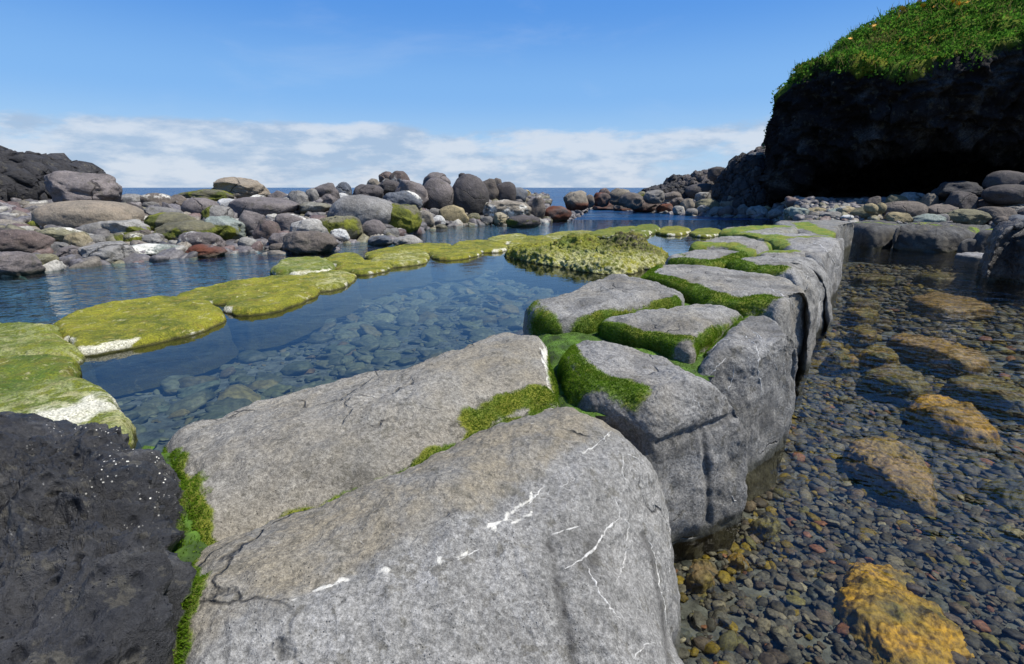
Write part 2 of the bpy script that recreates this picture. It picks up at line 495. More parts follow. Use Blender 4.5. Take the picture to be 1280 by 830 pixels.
def block(name, pts, ztop, mat, rb=0.15, zbot=-0.6, N=160, M=40, K=24, zf=None, amp=(0.035, 0.012, 0.004), seed=0, bulge=0.03,
          under=0.1, zproj=None, power=2.3, color=None, attrf=None, label=None, cat='rock', group=None, rockf=None, moss=True, edge=0.0):
    """a rounded stone: outline traced as plan (back-projected at a height), own top relief, rounded rim, sides down below the water"""
    xy, rr = [], []
    for p in pts:
        if p[0] == 'w':
            xy.append((p[1], p[2])); rr.append(p[3] if len(p) > 3 else rb)
        else:
            z = p[2] if len(p) > 2 and p[2] is not None else (zproj if zproj is not None else ztop - 0.06)
            q = P(p[0], p[1], z)
            xy.append((q[0], q[1])); rr.append(p[3] if len(p) > 3 else rb)
    if N >= 140 and cat == 'boulder': rr = [r * (1.55 if len(p) > 3 else 1.10) for r, p in zip(rr, pts)]; power = 2.1
    o, Rr = smooth_outline(xy, rr, N)
    if edge:
        nrm = np.roll(o, -1, 0) - np.roll(o, 1, 0); nrm = np.column_stack([nrm[:, 1], -nrm[:, 0]]); nrm /= np.linalg.norm(nrm, axis=1)[:, None]
        o = o + nrm * (edge * fbm(np.column_stack([o * 2.3, np.full(len(o), seed * .7)]), 4, seed, .6))[:, None]
    # centre from which the whole outline is visible (so the rings never fold)
    lo, hi = o.min(0), o.max(0); m0 = o.mean(0); best = None
    dq = np.roll(o, -1, 0) - o
    for fx in np.linspace(.12, .88, 25):
        for fy in np.linspace(.12, .88, 25):
            cc_ = lo + (hi - lo) * np.array([fx, fy])
            rd = o - cc_
            sc = (rd[:, 0] * dq[:, 1] - rd[:, 1] * dq[:, 0]) / (np.linalg.norm(rd, axis=1) * np.linalg.norm(dq, axis=1) + 1e-9)
            sc = min(sc.min(), .35) - .1 * np.linalg.norm((cc_ - m0) / (hi - lo))
            if best is None or sc > best[0]: best = (sc, cc_)
    c = best[1]
    rad = o - c
    L = np.linalg.norm(rad, axis=1)
    rows = []
    srow = []
    s_list = 1 - (1 - np.linspace(0.0, 1, M + 1)[1:]) ** 1.35
    for s in s_list:
        e = (1 - s) * L
        r = np.minimum(Rr, 0.9 * L)
        x = np.clip(1 - e / r, 0, 1)
        drop = r * (1 - (1 - x ** power) ** (1 / power))
        xy_ = c + rad * s
        rows.append((xy_, drop)); srow.append(np.full(N, s))
    V = []
    ct = np.array([[c[0], c[1]]])
    zt = zf(ct) if zf else np.array([0.0])
    V.append([c[0], c[1], ztop + zt[0]])
    S = [0.0]
    for (xy_, drop), s in zip(rows, srow):
        z = ztop + (zf(xy_) if zf else 0) - drop - (.045 * s * s if cat == 'boulder' else 0)
        V.extend(np.column_stack([xy_, z])); S.extend(s)
    zr = np.array(V[-N:])[:, 2]
    for k in range(1, K + 1):
        u = k / K
        off = bulge * math.sin(math.pi * min(1, u * 1.6)) if u < 0.625 else 0
        off = off - under * max(0, (u - 0.35) / 0.65) ** 1.6
        xy_ = c + rad * (1 + off / np.maximum(L, 0.1))[:, None]
        z = zr + (zbot - zr) * u
        V.extend(np.column_stack([xy_, z])); S.extend(np.full(N, 1 + u))
    V = np.array(V, float); S = np.array(S)
    i = np.arange(N); j = (i + 1) % N
    tri = np.column_stack([np.zeros(N, int), 1 + i, 1 + j])
    quads = []
    for k in range(M + K - 1):
        a = 1 + k * N
        quads.append(np.column_stack([a + i, a + N + i, a + N + j, a + j]))
    quads = np.concatenate(quads)
    # relief
    Nn = vnormals(V, [quads, tri])
    sd = np.array([seed * 3.1, seed * 1.7, 0])
    d = amp[0] * fbm((V + sd) * 2.2, 3, seed) + amp[1] * fbm((V + sd) * 9, 3, seed + 5) + amp[2] * fbm((V + sd) * 32, 3, seed + 9)
    if rockf: d = d + rockf(V, S)
    V = V + Nn * d[:, None]
    at = {}
    mo = np.zeros(len(V))
    if moss:
        for mp, r, st in MOSS:
            dd = stroke_dist(V, mp, 0.6)
            mo = np.maximum(mo, st * np.clip(1.25 - dd / r, 0, 1))
    at['moss'] = mo
    for kk in ('pale', 'dark', 'white', 'warm', 'rust'):
        at[kk] = np.zeros(len(V))
    if attrf:
        for kk, a in attrf(V, S, Nn).items():
            at[kk] = np.maximum(at[kk], np.clip(a, 0, 1)) if kk == 'moss' else np.clip(a, 0, 1)
    org = np.array([c[0], c[1], zbot])
    me = mesh_np(name, V - org, [quads, tri], mat, True, at)
    ob = put(name, me, org, label, cat, group, None, None, color)
    ob['_n'] = 0
    del ob['_n']
    DATA[ob.name] = (V, quads, tri, mo, o)
    return ob
DATA = {}

def stroke(pp, r, st=1.0):
    MOSS.append((np.array([P(x, y, z) for x, y, z in pp]), r, st))

Z1 = 0.95
# moss strokes (joints of the causeway)
stroke([(186, 548, .7), (196, 580, .74), (214, 605, .78), (236, 632, .8), (246, 657, .8), (234, 690, .78), (220, 735, .72), (216, 800, .7)], .075)
stroke([(255, 655, .86), (330, 625, .88), (430, 592, .9), (530, 548, .9), (600, 518, .9)], .05, .75)
stroke([(590, 520, .88), (640, 500, .88), (690, 492, .85)], .10, .8)
stroke([(667, 386, .75), (674, 405, .75), (689, 423, .78), (710, 419, .84), (757, 403, .86), (793, 396, .88), (855, 379, .88)], .15)
stroke([(689, 423, .8), (699, 448, .8), (700, 477, .82), (714, 492, .84), (738, 490, .86), (768, 497, .86), (795, 510, .84)], .13)
stroke([(708, 441, .85), (722, 468, .85), (744, 486, .87)], .10)
stroke([(750, 416, .84), (783, 425, .84), (822, 434, .84), (866, 446, .80)], .13)
stroke([(880, 428, .9), (909, 405, .93), (938, 393, .93)], .10, .85)
stroke([(801, 348, .84), (830, 359, .84), (858, 369, .84), (887, 381, .84), (924, 387, .85), (960, 387, .85)], .17)
stroke([(800, 350, .9), (822, 333, .9)], .14)
stroke([(905, 333, .84), (938, 343, .84), (974, 348, .84)], .2)
stroke([(833, 327, .86), (873, 334, .86), (905, 332, .86), (926, 325, .86)], .2)
stroke([(870, 312, .85), (887, 311, .85), (912, 313, .85), (945, 319, .86), (985, 321, .86)], .24)
stroke([(932, 325, .86), (948, 318, .86)], .22)
stroke([(965, 300, .86), (972, 311, .86)], .3)
stroke([(900, 293, .86), (945, 287, .9), (985, 283, .9)], .55)
stroke([(1000, 278, .9), (1012, 286, .86), (1040, 295, .86)], .35)
stroke([(920, 295, .86), (945, 300, .86), (985, 304, .86), (1030, 302, .86)], .3)
stroke([(1060, 278, .7), (1125, 281, .7), (1160, 280, .72)], .30, .6)
stroke([(1120, 279, .7), (1180, 284, .72), (1225, 286, .7)], .22, .6)
stroke([(1222, 285, .7), (1280, 290, .7)], .4, .8)
# pool-side edges
stroke([(590, 422, .78), (640, 412, .78), (670, 415, .75)], .05, .6)
stroke([(655, 392, .7), (668, 384, .76), (730, 358, .8)], .10, .7)
stroke([(855, 330, .8), (835, 322, .8), (880, 310, .8)], .15, .7)

# crest of the near block
ca, cb = np.array([-.77, 1.0]), np.array([.45, 2.2])
cn = np.array([(cb - ca)[1], -(cb - ca)[0]]); cn /= np.linalg.norm(cn)
def crest_d(xy):
    w = 0.06 * fbm(np.column_stack([xy, np.zeros(len(xy))]) * 2.0, 3, 3)
    return (xy - ca) @ cn + w
def zf1(xy):
    d = (xy - ca) @ cn
    return -0.50 * np.log1p(np.exp(d * 8)) / 8 - 0.16 * (np.clip(-d - .05, 0, .8) / .6) ** 2
def ln(*p): return np.array([(a, b, 0.0) for a, b in p])
seep = ln((686, 680), (692, 700), (695, 723), (702, 750), (708, 775), (720, 840))
seep2 = ln((690, 676), (716, 672), (744, 664), (752, 650))
seep3 = ln((744, 668), (738, 690), (736, 712))
crack_ln = ln((806, 668), (818, 691), (824, 727), (830, 754), (833, 782), (840, 830))
def at1(V, S, N):
    d = crest_d(V[:, :2]) + .03 * fbm(V * 9, 4, 6) + .02 * fbm(V * 30, 2, 7)
    pale = sstep(-0.02, 0.06, d) * 0.9
    warm = sstep(0.02, -0.06, d) * 1.0
    rim = np.exp(-((d - .01) / 0.014) ** 2) * sstep(0.2, 0.6, fbm(V * 2.5, 3, 4) + 0.35)
    q = pix(V); vis = (N @ np.array([0, -1, 1]) > 0)
    dk = .85 * np.clip(1.2 - stroke_dist(q + 6 * fbm(V * 9, 3, 66)[:, None], seep) / (6 + 5 * fbm(V * 6, 2, 67)), 0, 1) * sstep(-.5, .1, fbm(V * 7, 3, 68))
    dk = np.maximum(dk, .35 * np.clip(1.1 - stroke_dist(q, seep2) / 20, 0, 1))
    dk = np.maximum(dk, .6 * np.clip(1.1 - stroke_dist(q, seep3) / 14, 0, 1))
    dk = np.maximum(dk, .7 * np.clip(1.1 - stroke_dist(q + [4, 0, 0], crack_ln) / 5, 0, 1)) * vis
    wq = q + np.column_stack([9 * fbm(V * 14, 3, 43), 9 * fbm(V * 14, 3, 44), np.zeros(len(V))])
    wr = np.zeros(len(V))
    for L_, r_ in ((ln((330, 752), (395, 738), (440, 722), (486, 716)), 5), (ln((546, 694), (556, 700)), 4), (ln((560, 704), (588, 688)), 4), (ln((604, 670), (650, 632), (678, 610)), 4), (ln((726, 568), (752, 550), (775, 530)), 3.5), (ln((640, 655), (662, 640)), 4)):
        wr = np.maximum(wr, np.clip(1.3 - stroke_dist(wq, L_) / r_, 0, 1))
    return dict(pale=pale, warm=warm, white=wr * (.35 + .5 * sstep(-.3, .4, fbm(V * 9, 3, 45))) * vis, dark=dk)
def rf1(V, S):
    q = pix(V)
    return (-0.018 * np.exp(-(stroke_dist(q, crack_ln) / 5) ** 2) - 0.012 * np.exp(-(stroke_dist(q, seep) / 9) ** 2)) * (V[:, 2] > .05)

GREY = (0.172, 0.168, 0.154)
CG = 'fitted boulders of the rock causeway'
S1 = block('causeway_boulder', [(222, 695, .8), (246, 656, .87), (330, 618, .89), (430, 582, .9), (530, 537, .9), (620, 500, .9), (688, 488, .88),
     (752, 503, .88, .2), (808, 533, .8, .3), (842, 580, .62, .4), (852, 650, .5, .45), (852, 720, .4, .45), (850, 800, .25, .4), ('w', .72, 1.2, .4), ('w', .5, .78, .4),
     ('w', 0, .55, .4), ('w', -.52, .56, .25), ('w', -.80, .85, .12), (208, 790, .8, .09), (212, 740, .82, .09)],
     Z1, M_BLOCK, rb=.11, N=560, M=170, K=70, zf=zf1, seed=1, attrf=at1, rockf=rf1, color=GREY, amp=(.03, .012, .005), cat='boulder', group=CG,
     label='huge pale grey boulder nearest the camera, brown on top, with branching white veins')

def zf2(xy):
    a = P(255, 652, .85)[:2]; b = P(690, 490, .85)[:2]
    n = np.array([(b - a)[1], -(b - a)[0]]); n /= np.linalg.norm(n)
    d = (xy - a) @ n
    return -.07 * sstep(-.1, -1.1, xy[:, 0]) - np.where(d > -.40, .17, .07) * (np.abs(d + .40) / .46).clip(0, 1.25) ** 2.2 + .03
def at2(V, S, N):
    n = fbm(V * 1.5, 3, 8)
    return dict(warm=0.65 + 0.5 * n, pale=0.35 - 0.5 * n, white=np.where((S > .93) & (S < 1.02), 0.35 + n, 0) * (V[:, 1] > V[:, 0] * .4 + 2.2))
S2 = block('causeway_boulder', [(244, 720, .82), (212, 620, .74), (203, 552, .74, .09), (258, 519, .76, .10), (330, 488, .79, .11), (400, 465, .81, .12), (470, 450, .84, .12), (540, 437, .86, .13), (600, 418, .86, .13), (645, 410, .86, .12),
     (676, 428, .85), (690, 462, .85), (694, 510, .85), (620, 530, .86), (530, 590, .87), (450, 660, .87), (360, 730, .86), (285, 765, .82)],
     .97, M_BLOCK, rb=.12, N=520, M=130, K=40, zf=zf2, seed=2, attrf=at2, color=(.18, .172, .15), cat='boulder', group=CG,
     label='long low speckled brown-grey boulder beside the left pool, behind the huge veined boulder')

K3 = ln((880, 538), (882, 570), (886, 600), (884, 650))
K3b = ln((824, 556), (850, 545), (875, 538), (900, 530), (920, 518))
def rf3(V, S):
    q = pix(V)
    return -0.02 * np.exp(-(stroke_dist(q, K3) / 4) ** 2) - 0.02 * np.exp(-(stroke_dist(q, K3b) / 5) ** 2)
def at3(V, S, N):
    n = fbm(V * 1.8, 3, 28)
    return dict(pale=0.6 + 0.6 * n, warm=0.2 - n * .4, dark=np.maximum(0.4 * sstep(.1, .5, fbm(V * 2.5, 3, 11)) * (V[:, 2] > .6), .75 * np.clip(1.1 - np.minimum(stroke_dist(pix(V), K3), stroke_dist(pix(V), K3b)) / 4.5, 0, 1)))
S3 = block('causeway_boulder', [(700, 446, .85), (730, 428, .88), (800, 438, .9), (866, 462, .86, .25), (905, 502, .68, .35), (920, 560, .5, .4), (922, 640, .1, .4), (850, 672, .05, .3), (820, 560, .7, .15), (780, 512, .86), (720, 494, .86), (708, 470, .86)],
     .97, M_BLOCK, rb=.13, N=400, M=110, K=60, seed=3, attrf=at3, rockf=rf3, color=(.172, .168, .158), cat='boulder', group=CG,
     label='rounded grey boulder with a thick mossy left side, right behind the huge veined boulder')

def atg(sd, pale=.55, warm=.3):
    def f(V, S, N):
        n = fbm(V * 1.6, 3, sd)
        return dict(pale=pale + .6 * n, warm=warm - .5 * n, dark=.45 * sstep(.15, .5, fbm(V * 2.2, 3, sd + 3)), white=.28 * sstep(.2, .5, fbm(V * 1.1, 2, sd + 8)))
    return f
S4 = block('causeway_boulder', [(656, 396, .78, .14), (668, 384, .85), (720, 363, .9), (765, 346, .9), (800, 350, .9), (835, 360, .9), (856, 376, .88), (800, 391, .88), (745, 402, .88), (700, 412, .84), (672, 412, .78)],
     .98, M_BLOCK, rb=.13, N=320, M=80, K=40, seed=4, attrf=atg(40), color=GREY, cat='boulder', group=CG,
     label='flat grey boulder at the pool edge with bright moss along its front face')
S5 = block('causeway_boulder', [(750, 408, .86), (800, 393, .9), (850, 382, .92), (905, 384, .93), (930, 391, .93), (908, 403, .92), (878, 424, .9), (862, 444, .86), (820, 430, .86), (780, 421, .86)],
     .98, M_BLOCK, rb=.09, N=300, M=80, K=30, seed=5, attrf=atg(50), color=GREY, cat='boulder', group=CG,
     label='small flat-topped boulder with a mossy front, wedged against the rounded white-veined boulder')
S6 = block('causeway_boulder', [(868, 448, .82, .2), (884, 424, .9, .12), (912, 404, .92, .12), (938, 391, .92, .14), (960, 402, .85, .3), (979, 440, .66, .35), (983, 500, .4, .4), (978, 552, .06, .35), (925, 590, .05, .3), (890, 520, .5, .25), (868, 470, .78, .2)],
     .97, M_BLOCK, rb=.15, N=360, M=100, K=60, bulge=.07, seed=6, attrf=atg(60, .5, .1), color=(.158, .156, .148), cat='boulder', group=CG,
     label='round-shouldered grey boulder laced with thin white veins, standing in the clear water')
S7 = block('causeway_boulder', [(798, 348, .86), (822, 333, .9), (870, 332, .92), (925, 338, .92), (972, 346, .92, .16), (1001, 368, .8, .3), (1014, 400, .6, .4), (1012, 440, .1, .4), (985, 465, .05, .3), (975, 410, .75, .2), (955, 387, .88), (925, 386, .88), (887, 380, .88), (858, 368, .88), (828, 357, .88)],
     .98, M_BLOCK, rb=.15, N=340, M=90, K=50, bulge=.07, seed=7, attrf=atg(70), color=GREY, cat='boulder', group=CG,
     label='broad boulder crossing the whole causeway, with a long band of moss along its front edge')
S8 = block('causeway_boulder', [(905, 331, .88), (930, 324, .9), (980, 323, .92), (1015, 325, .9, .2), (1030, 340, .75, .3), (1035, 370, .5, .4), (1032, 400, .06, .35), (1008, 420, .05, .3), (1000, 365, .75, .2), (976, 347, .88), (938, 341, .88)],
     .98, M_BLOCK, rb=.15, N=280, M=70, K=40, bulge=.07, seed=8, attrf=atg(80, .7, .1), color=GREY, cat='boulder', group=CG,
     label='grey boulder on the water side with moss at its front and pale scratched side')
S9 = block('causeway_boulder', [(832, 326, .84), (862, 317, .88), (900, 314, .9), (930, 316, .9), (934, 322, .9), (908, 330, .9), (872, 332, .88)],
     .97, M_BLOCK, rb=.15, N=220, M=50, K=26, seed=9, attrf=atg(90), color=GREY, cat='boulder', group=CG,
     label='low flat boulder on the pool side of the causeway opposite the rough green rock')
S10 = block('causeway_boulder', [(862, 311, .86), (885, 302, .9), (910, 297, .9), (945, 300, .92), (963, 304, .92), (961, 311, .9), (936, 315, .9), (900, 312, .88)],
     .98, M_BLOCK, rb=.15, N=220, M=50, K=26, seed=10, attrf=atg(100), color=GREY, cat='boulder', group=CG,
     label='smooth pale flat boulder edged all round by moss, facing the far pool inlet')
S11 = block('causeway_boulder', [(916, 293, .9), (955, 291, .93), (1000, 292, .94), (1035, 296, .92, .2), (1047, 310, .75, .35), (1051, 335, .3, .4), (1046, 360, .05, .35), (1030, 380, .05, .3), (1026, 340, .7, .25), (1012, 324, .88), (990, 317, .9), (975, 308, .9), (945, 299, .9)],
     .99, M_BLOCK, rb=.16, N=280, M=70, K=40, bulge=.07, seed=11, attrf=atg(110, .7, .1), color=(.195, .19, .178), cat='boulder', group=CG,
     label='long grey boulder forming the last bulge of the causeway, bleached on its right side')
S12 = block('causeway_boulder', [(945, 318, .88), (975, 314, .9), (1005, 315, .9), (1012, 321, .9), (985, 325, .9), (950, 323, .88)],
     .96, M_BLOCK, rb=.12, N=160, M=40, K=20, seed=12, attrf=atg(120), color=GREY, cat='boulder', group=CG,
     label='narrow slab-like boulder set in moss near a dark hole in the causeway')
S14 = block('causeway_boulder', [(900, 294, .82), (905, 287, .86), (935, 284, .9), (985, 282, .92), (1000, 286, .92), (975, 291, .92), (940, 293, .9)],
     .97, M_BLOCK, rb=.2, N=180, M=40, K=24, seed=14, attrf=atg(140), color=(.16, .165, .13), cat='boulder', group=CG,
     label='mossy green-topped boulder at the far left end of the causeway by the inlet')
S15 = block('causeway_boulder', [(968, 277, .86), (1000, 275, .88), (1040, 275, .86), (1058, 278, .82, .22), (1064, 290, .55, .3), (1063, 308, .05, .3), (1048, 315, .05, .3), (1042, 298, .8, .2), (1020, 292, .92), (990, 285, .92)],
       .91, M_BLOCK, rb=.18, N=200, M=50, K=30, seed=15, attrf=atg(150), color=(.11, .113, .105), cat='boulder', group=CG,
     label='dark weathered boulder at the corner where causeway and cross wall meet')
S13 = block('causeway_boulder', [(985, 304, .9), (1008, 299, .93), (1036, 300, .9), (1030, 307, .9), (1005, 311, .9)], 1.0, M_BLOCK, rb=.14, N=140, M=36, K=18, seed=13, attrf=atg(130), color=GREY, cat='boulder', group=CG,
     label='small pale slab lying on the long bleached boulder near the causeway end')

# cross wall
DKW = (.038, .038, .038)
W1 = block('wall_boulder', [(1064, 278, .70), (1095, 275, .70), (1123, 278, .70), (1127, 286, .6, .2), (1122, 308, .02, .3), (1090, 310, .02, .3), (1066, 306, .02, .3)], .74, M_BLOCK, rb=.22, N=200, M=46, K=30, seed=21, attrf=atg(210, .15, .1), color=DKW, cat='boulder', group='boulders of the low cross wall',
     label='dark squarish boulder of the low cross wall, touching the end of the causeway')
W2 = block('wall_boulder', [(1124, 285, .70), (1140, 279, .70), (1180, 279, .70), (1222, 283, .70), (1226, 292, .5, .25), (1214, 314, .02, .3), (1170, 315, .02, .3), (1118, 311, .02, .3)], .76, M_BLOCK, rb=.25, N=220, M=46, K=30, seed=22, attrf=atg(220, .15, .1), color=DKW, cat='boulder', group='boulders of the low cross wall',
     label='widest black-fronted boulder of the cross wall, mossy along its back edge', amp=(.07, .03, .008))
W3 = block('wall_boulder', [(1222, 287, .70), (1250, 284, .70), (1300, 286, .70), (1330, 292, .70), (1320, 306, .3), (1270, 306, .3), (1226, 303, .4)], .74, M_BLOCK, rb=.2, N=180, M=40, K=26, seed=23, attrf=atg(230, .1, .1), color=DKW, cat='boulder', group='boulders of the low cross wall',
     label='moss-topped boulder of the cross wall beneath the cave stones')
W4 = block('wall_boulder', [(1205, 305, .3), (1222, 297, .45), (1255, 297, .45), (1262, 306, .3), (1250, 318, .02), (1200, 318, .02)], .5, M_BLOCK, rb=.15, N=160, M=36, K=20, seed=24, attrf=atg(240, .1, .0), color=(.045, .047, .05), cat='boulder', group='boulders of the low cross wall',
     label='low dark slab leaning at the foot of the cross wall by the water')
W5 = block('wall_boulder', [(1194, 318, .06), (1215, 316, .08), (1240, 320, .06), (1238, 325, .03), (1210, 323, .03)], .13, M_BLOCK, rb=.07, N=120, M=30, K=14, seed=25, zbot=-.4, color=(.25, .245, .24), cat='boulder', group='boulders of the low cross wall',
     label='thin pale flat stone just above the water before the cross wall', moss=False)
W6 = block('wall_boulder', [(1232, 330, .02), (1244, 300, .9), (1262, 288, 1.1), (1330, 284, 1.2), (1400, 320, .3), (1380, 360, .02), (1300, 352, .02), (1252, 345, .02)], 1.22, M_LAVA, rb=.45, N=200, M=50, K=30, seed=26, attrf=atg(260, 0, 0), color=(.013, .013, .014), cat='boulder', group='boulders of the low cross wall',  # near-black base colour stands in for shade falling on this rock
     label='big black rock cut by the right edge of the picture beside the cross wall', amp=(.1, .04, .01))

# black vesicular rock in the left foreground
barn = np.array([P(110, 535, .93), P(170, 562, .9), P(195, 600, .86), (P(215, 650, .82))])
def atl(V, S, N):
    n = fbm(V * 85, 2, 77)
    near = np.clip(1.1 - stroke_dist(V, barn, .5) / .28, 0, 1)
    w = sstep(.40, .52, n) * (0.12 + 1.1 * near ** 1.5) * 1.0
    return dict(white=near, pale=.22 * sstep(.2, .5, fbm(V * 3, 3, 31)))
def rfl(V, S):
    r = ridged(V * 7, 4, 51)
    rough = sstep(-.3, .4, fbm(V * 1.3, 2, 52) + .25 * (1 - (V[:, 1] - .8)))
    return (0.045 * r) * (.4 + .9 * rough) + .030 * np.minimum(ridged(V * 18, 4, 53), .6) * (.5 + .7 * rough) + .04 * fbm(V * 3, 3, 54)
S0 = block('lava_rock', [('w', -2.6, 1.9), (-60, 540, .85), (0, 526, .9), (60, 523, .92), (112, 526, .92), (150, 548, .86, .3), (176, 592, .80, .26), (198, 645, .78, .2), (194, 690, .78, .16), (190, 735, .8, .1), (188, 790, .8, .12), ('w', -.90, .85, .12), ('w', -.90, .5), ('w', -2.2, .5), ('w', -3.0, 1.0)],
     .97, M_LAVA, rb=.30, N=520, M=170, K=40, seed=30, attrf=atl, rockf=rfl, color=(.024, .024, .025), amp=(.05, .02, .006), cat='rock',
     label='black pitted lava rock dotted with white barnacles in the left foreground')

# algae creeping along the line where two stones meet
def bvh_of(ob):
    V, q, t, _, _ = DATA[ob.name]
    return BVHTree.FromPolygons([tuple(v) for v in V], [tuple(int(i) for i in f) for f in np.vstack([q])] + [tuple(int(i) for i in f) for f in t])
def seam_moss(ob, other, r, st, box=None):
    V, q, t, mo, o = DATA[ob.name]
    bv = bvh_of(other)
    lo, hi = DATA[other.name][0].min(0) - r, DATA[other.name][0].max(0) + r
    near = np.flatnonzero(((V > lo) & (V < hi)).all(1) & (V[:, 2] > .45))
    d = np.full(len(V), 9.0)
    for i in near:
        h = bv.find_nearest(Vector(V[i]), r * 1.5)
        if h[0] is not None: d[i] = h[3]
    mo2 = np.maximum(mo, st * np.clip(1.3 - d / r + .5 * fbm(V * 5, 3, 57), 0, 1) * (d < 5))
    ob.data.attributes['moss'].data.foreach_set('value', mo2.astype(np.float32))
    DATA[ob.name] = (V, q, t, mo2, o)
seam_moss(S1, S2, .035, .62); seam_moss(S2, S1, .06, .66)
seam_moss(S1, S0, .06, .8); seam_moss(S2, S0, .10, .9); seam_moss(S0, S1, .03, .6)

# ------------------------------------------------------------------ veins lying on the rock
def vein(ob, bv, lines):
    for pl, w in lines:
        Vv, Fq = [], []
        pts = []
        for (x0, y0), (x1, y1) in zip(pl[:-1], pl[1:]):
            n = max(2, int(math.hypot(x1 - x0, y1 - y0) / 3.0))
            for k in range(n):
                u = k / n
                pts.append((x0 + (x1 - x0) * u, y0 + (y1 - y0) * u))
        pts.append(pl[-1])
        q3 = []
        for k, (x, y) in enumerate(pts):
            jx, jy = (random.gauss(0, .8), random.gauss(0, .8)) if 0 < k < len(pts) - 1 else (0, 0)
            d = ray(x + jx, y + jy)
            h = bv.ray_cast(Vector(CAM), Vector(d).normalized())
            if h[0] is None: continue
            q3.append((np.array(h[0]), np.array(h[1])))
        m = len(q3)
        if m < 3: continue
        base = len(Vv)
        for k, (p, n) in enumerate(q3):
            a = q3[max(0, k - 1)][0]; b = q3[min(m - 1, k + 1)][0]
            tg = b - a; tg = tg / (np.linalg.norm(tg) + 1e-9)
            sd = np.cross(n, tg); sd /= np.linalg.norm(sd) + 1e-9
            ww = w * (0.25 + 1.0 * random.random() ** 1.5) * (min(1, (k + .6) / 3, (m - k - .4) / 3))
            hh = min(0.003, ww * .6)
            for a_, b_ in ((-1, -.5), (-.55, .8), (0.1, 1), (.6, .7), (1, -.5)):
                Vv.append(p + sd * ww * a_ + n * (hh * b_))
        for k in range(m - 1):
            for j in range(4):
                a = base + k * 5 + j
                Fq.append((a, a + 1, a + 6, a + 5))
        V = np.array(Vv) - np.array(ob.location)
        put('vein', mesh_np('vein', V, [np.array(Fq)], M_VEIN), parent=ob)
bv1 = bvh_of(S1)
vein(S1, bv1, [([(782, 566), (796, 573), (810, 583)], .004), ([(780, 568), (778, 591), (784, 607), (792, 615)], .0035), ([(766, 619), (774, 635), (774, 647)], .003),
    ([(774, 647), (758, 663), (742, 687), (726, 699), (706, 711)], .0055), ([(774, 647), (786, 653), (784, 675), (780, 703), (770, 729)], .0035),
    ([(734, 707), (750, 743), (776, 774)], .004), ([(808, 671), (818, 691), (824, 727), (830, 754), (833, 782)], .0055), ([(792, 824), (806, 806), (820, 804)], .004),
    ([(830, 560), (841, 603)], .003), ([(726, 568), (750, 552), (774, 528)], .0045), ([(659, 631), (674, 615), (680, 605)], .005), ([(815, 640), (824, 618)], .002),
    ([(690, 668), (708, 662), (724, 658)], .004), ([(700, 610), (716, 600), (722, 590)], .002), ([(572, 700), (600, 686)], .003), ([(800, 590), (806, 610)], .0018), ([(835, 640), (838, 690), (836, 720)], .002)])
vein(S6, bvh_of(S6), [([(857, 457), (866, 444), (873, 433)], .012), ([(887, 437), (902, 426), (920, 424), (934, 430)], .005), ([(927, 419), (945, 430), (949, 448), (947, 462), (951, 480), (952, 495)], .007),
    ([(909, 446), (898, 457), (886, 470)], .006), ([(918, 455), (916, 473), (909, 488), (900, 491)], .005), ([(942, 415), (956, 430), (967, 448), (972, 468)], .004), ([(930, 408), (948, 418), (960, 436)], .004), ([(979, 440), (981, 470), (978, 490)], .004), ([(935, 440), (938, 470)], .003)])
vein(S8, bvh_of(S8), [([(1009, 380), (1011, 366), (1006, 352), (1012, 340)], .010), ([(1020, 350), (1026, 366), (1024, 384)], .008), ([(985, 335), (1005, 341), (1018, 352)], .006)])
vein(S7, bvh_of(S7), [([(990, 375), (1000, 395), (1004, 425)], .006), ([(960, 360), (985, 372), (1000, 390)], .006)])
vein(S11, bvh_of(S11), [([(1030, 310), (1042, 325), (1046, 345)], .014), ([(1005, 300), (1025, 305), (1038, 318)], .010), ([(1022, 322), (1034, 338), (1036, 356)], .010)])
vein(S3, bvh_of(S3), [([(866, 498), (873, 504), (878, 514)], .004), ([(914, 620), (921, 626)], .008)])

# soft algae growing as short blades on the mossy faces of a stone (part of that stone)
def blades(ob, dens, ln, ymax=9):
    V, q, t, mo, _ = DATA[ob.name]
    fm = mo[q].mean(1)
    a, b, c, d = (V[q[:, k]] for k in range(4))
    nn = np.cross(c - a, d - b) * .5
    area = np.linalg.norm(nn, axis=1)
    w = area * sstep(.42, .7, fm) * (a[:, 2] > .35)
    n = int(dens * w.sum())
    if n < 20: return
    n = min(n, 45000)
    idx = rng.choice(len(q), n, p=w / w.sum())
    u, v = rng.random(n)[:, None], rng.random(n)[:, None]
    p = (a[idx] * (1 - u) + b[idx] * u) * (1 - v) + (d[idx] * (1 - u) + c[idx] * u) * v
    nr = nn[idx] / (area[idx][:, None] + 1e-9)
    dr = nr + rng.normal(size=(n, 3)) * .55 + np.array([0, 0, -.15])
    dr /= np.linalg.norm(dr, axis=1)[:, None]
    sd = np.cross(dr, rng.normal(size=(n, 3))); sd /= np.linalg.norm(sd, axis=1)[:, None]
    L = ln * (.4 + .9 * rng.random(n))[:, None]
    W = ln * .16
    T = np.stack([p - sd * W, p + sd * W, p + dr * L], 1).reshape(-1, 3)
    f = np.arange(3 * n).reshape(-1, 3)
    cl = rng.random(n)[:, None]
    pt = fbm(p * 6, 2, 5)[:, None] * .5 + .5
    colr = (np.array([.045, .10, .008]) * (1 - cl) + np.array([.15, .25, .02]) * cl) * (.6 + .7 * pt)
    put('moss', mesh_np('moss', T - np.array(ob.location), [f], M_BLADE, False, {'col': np.repeat(colr, 3, 0)}), parent=ob, kind='stuff')
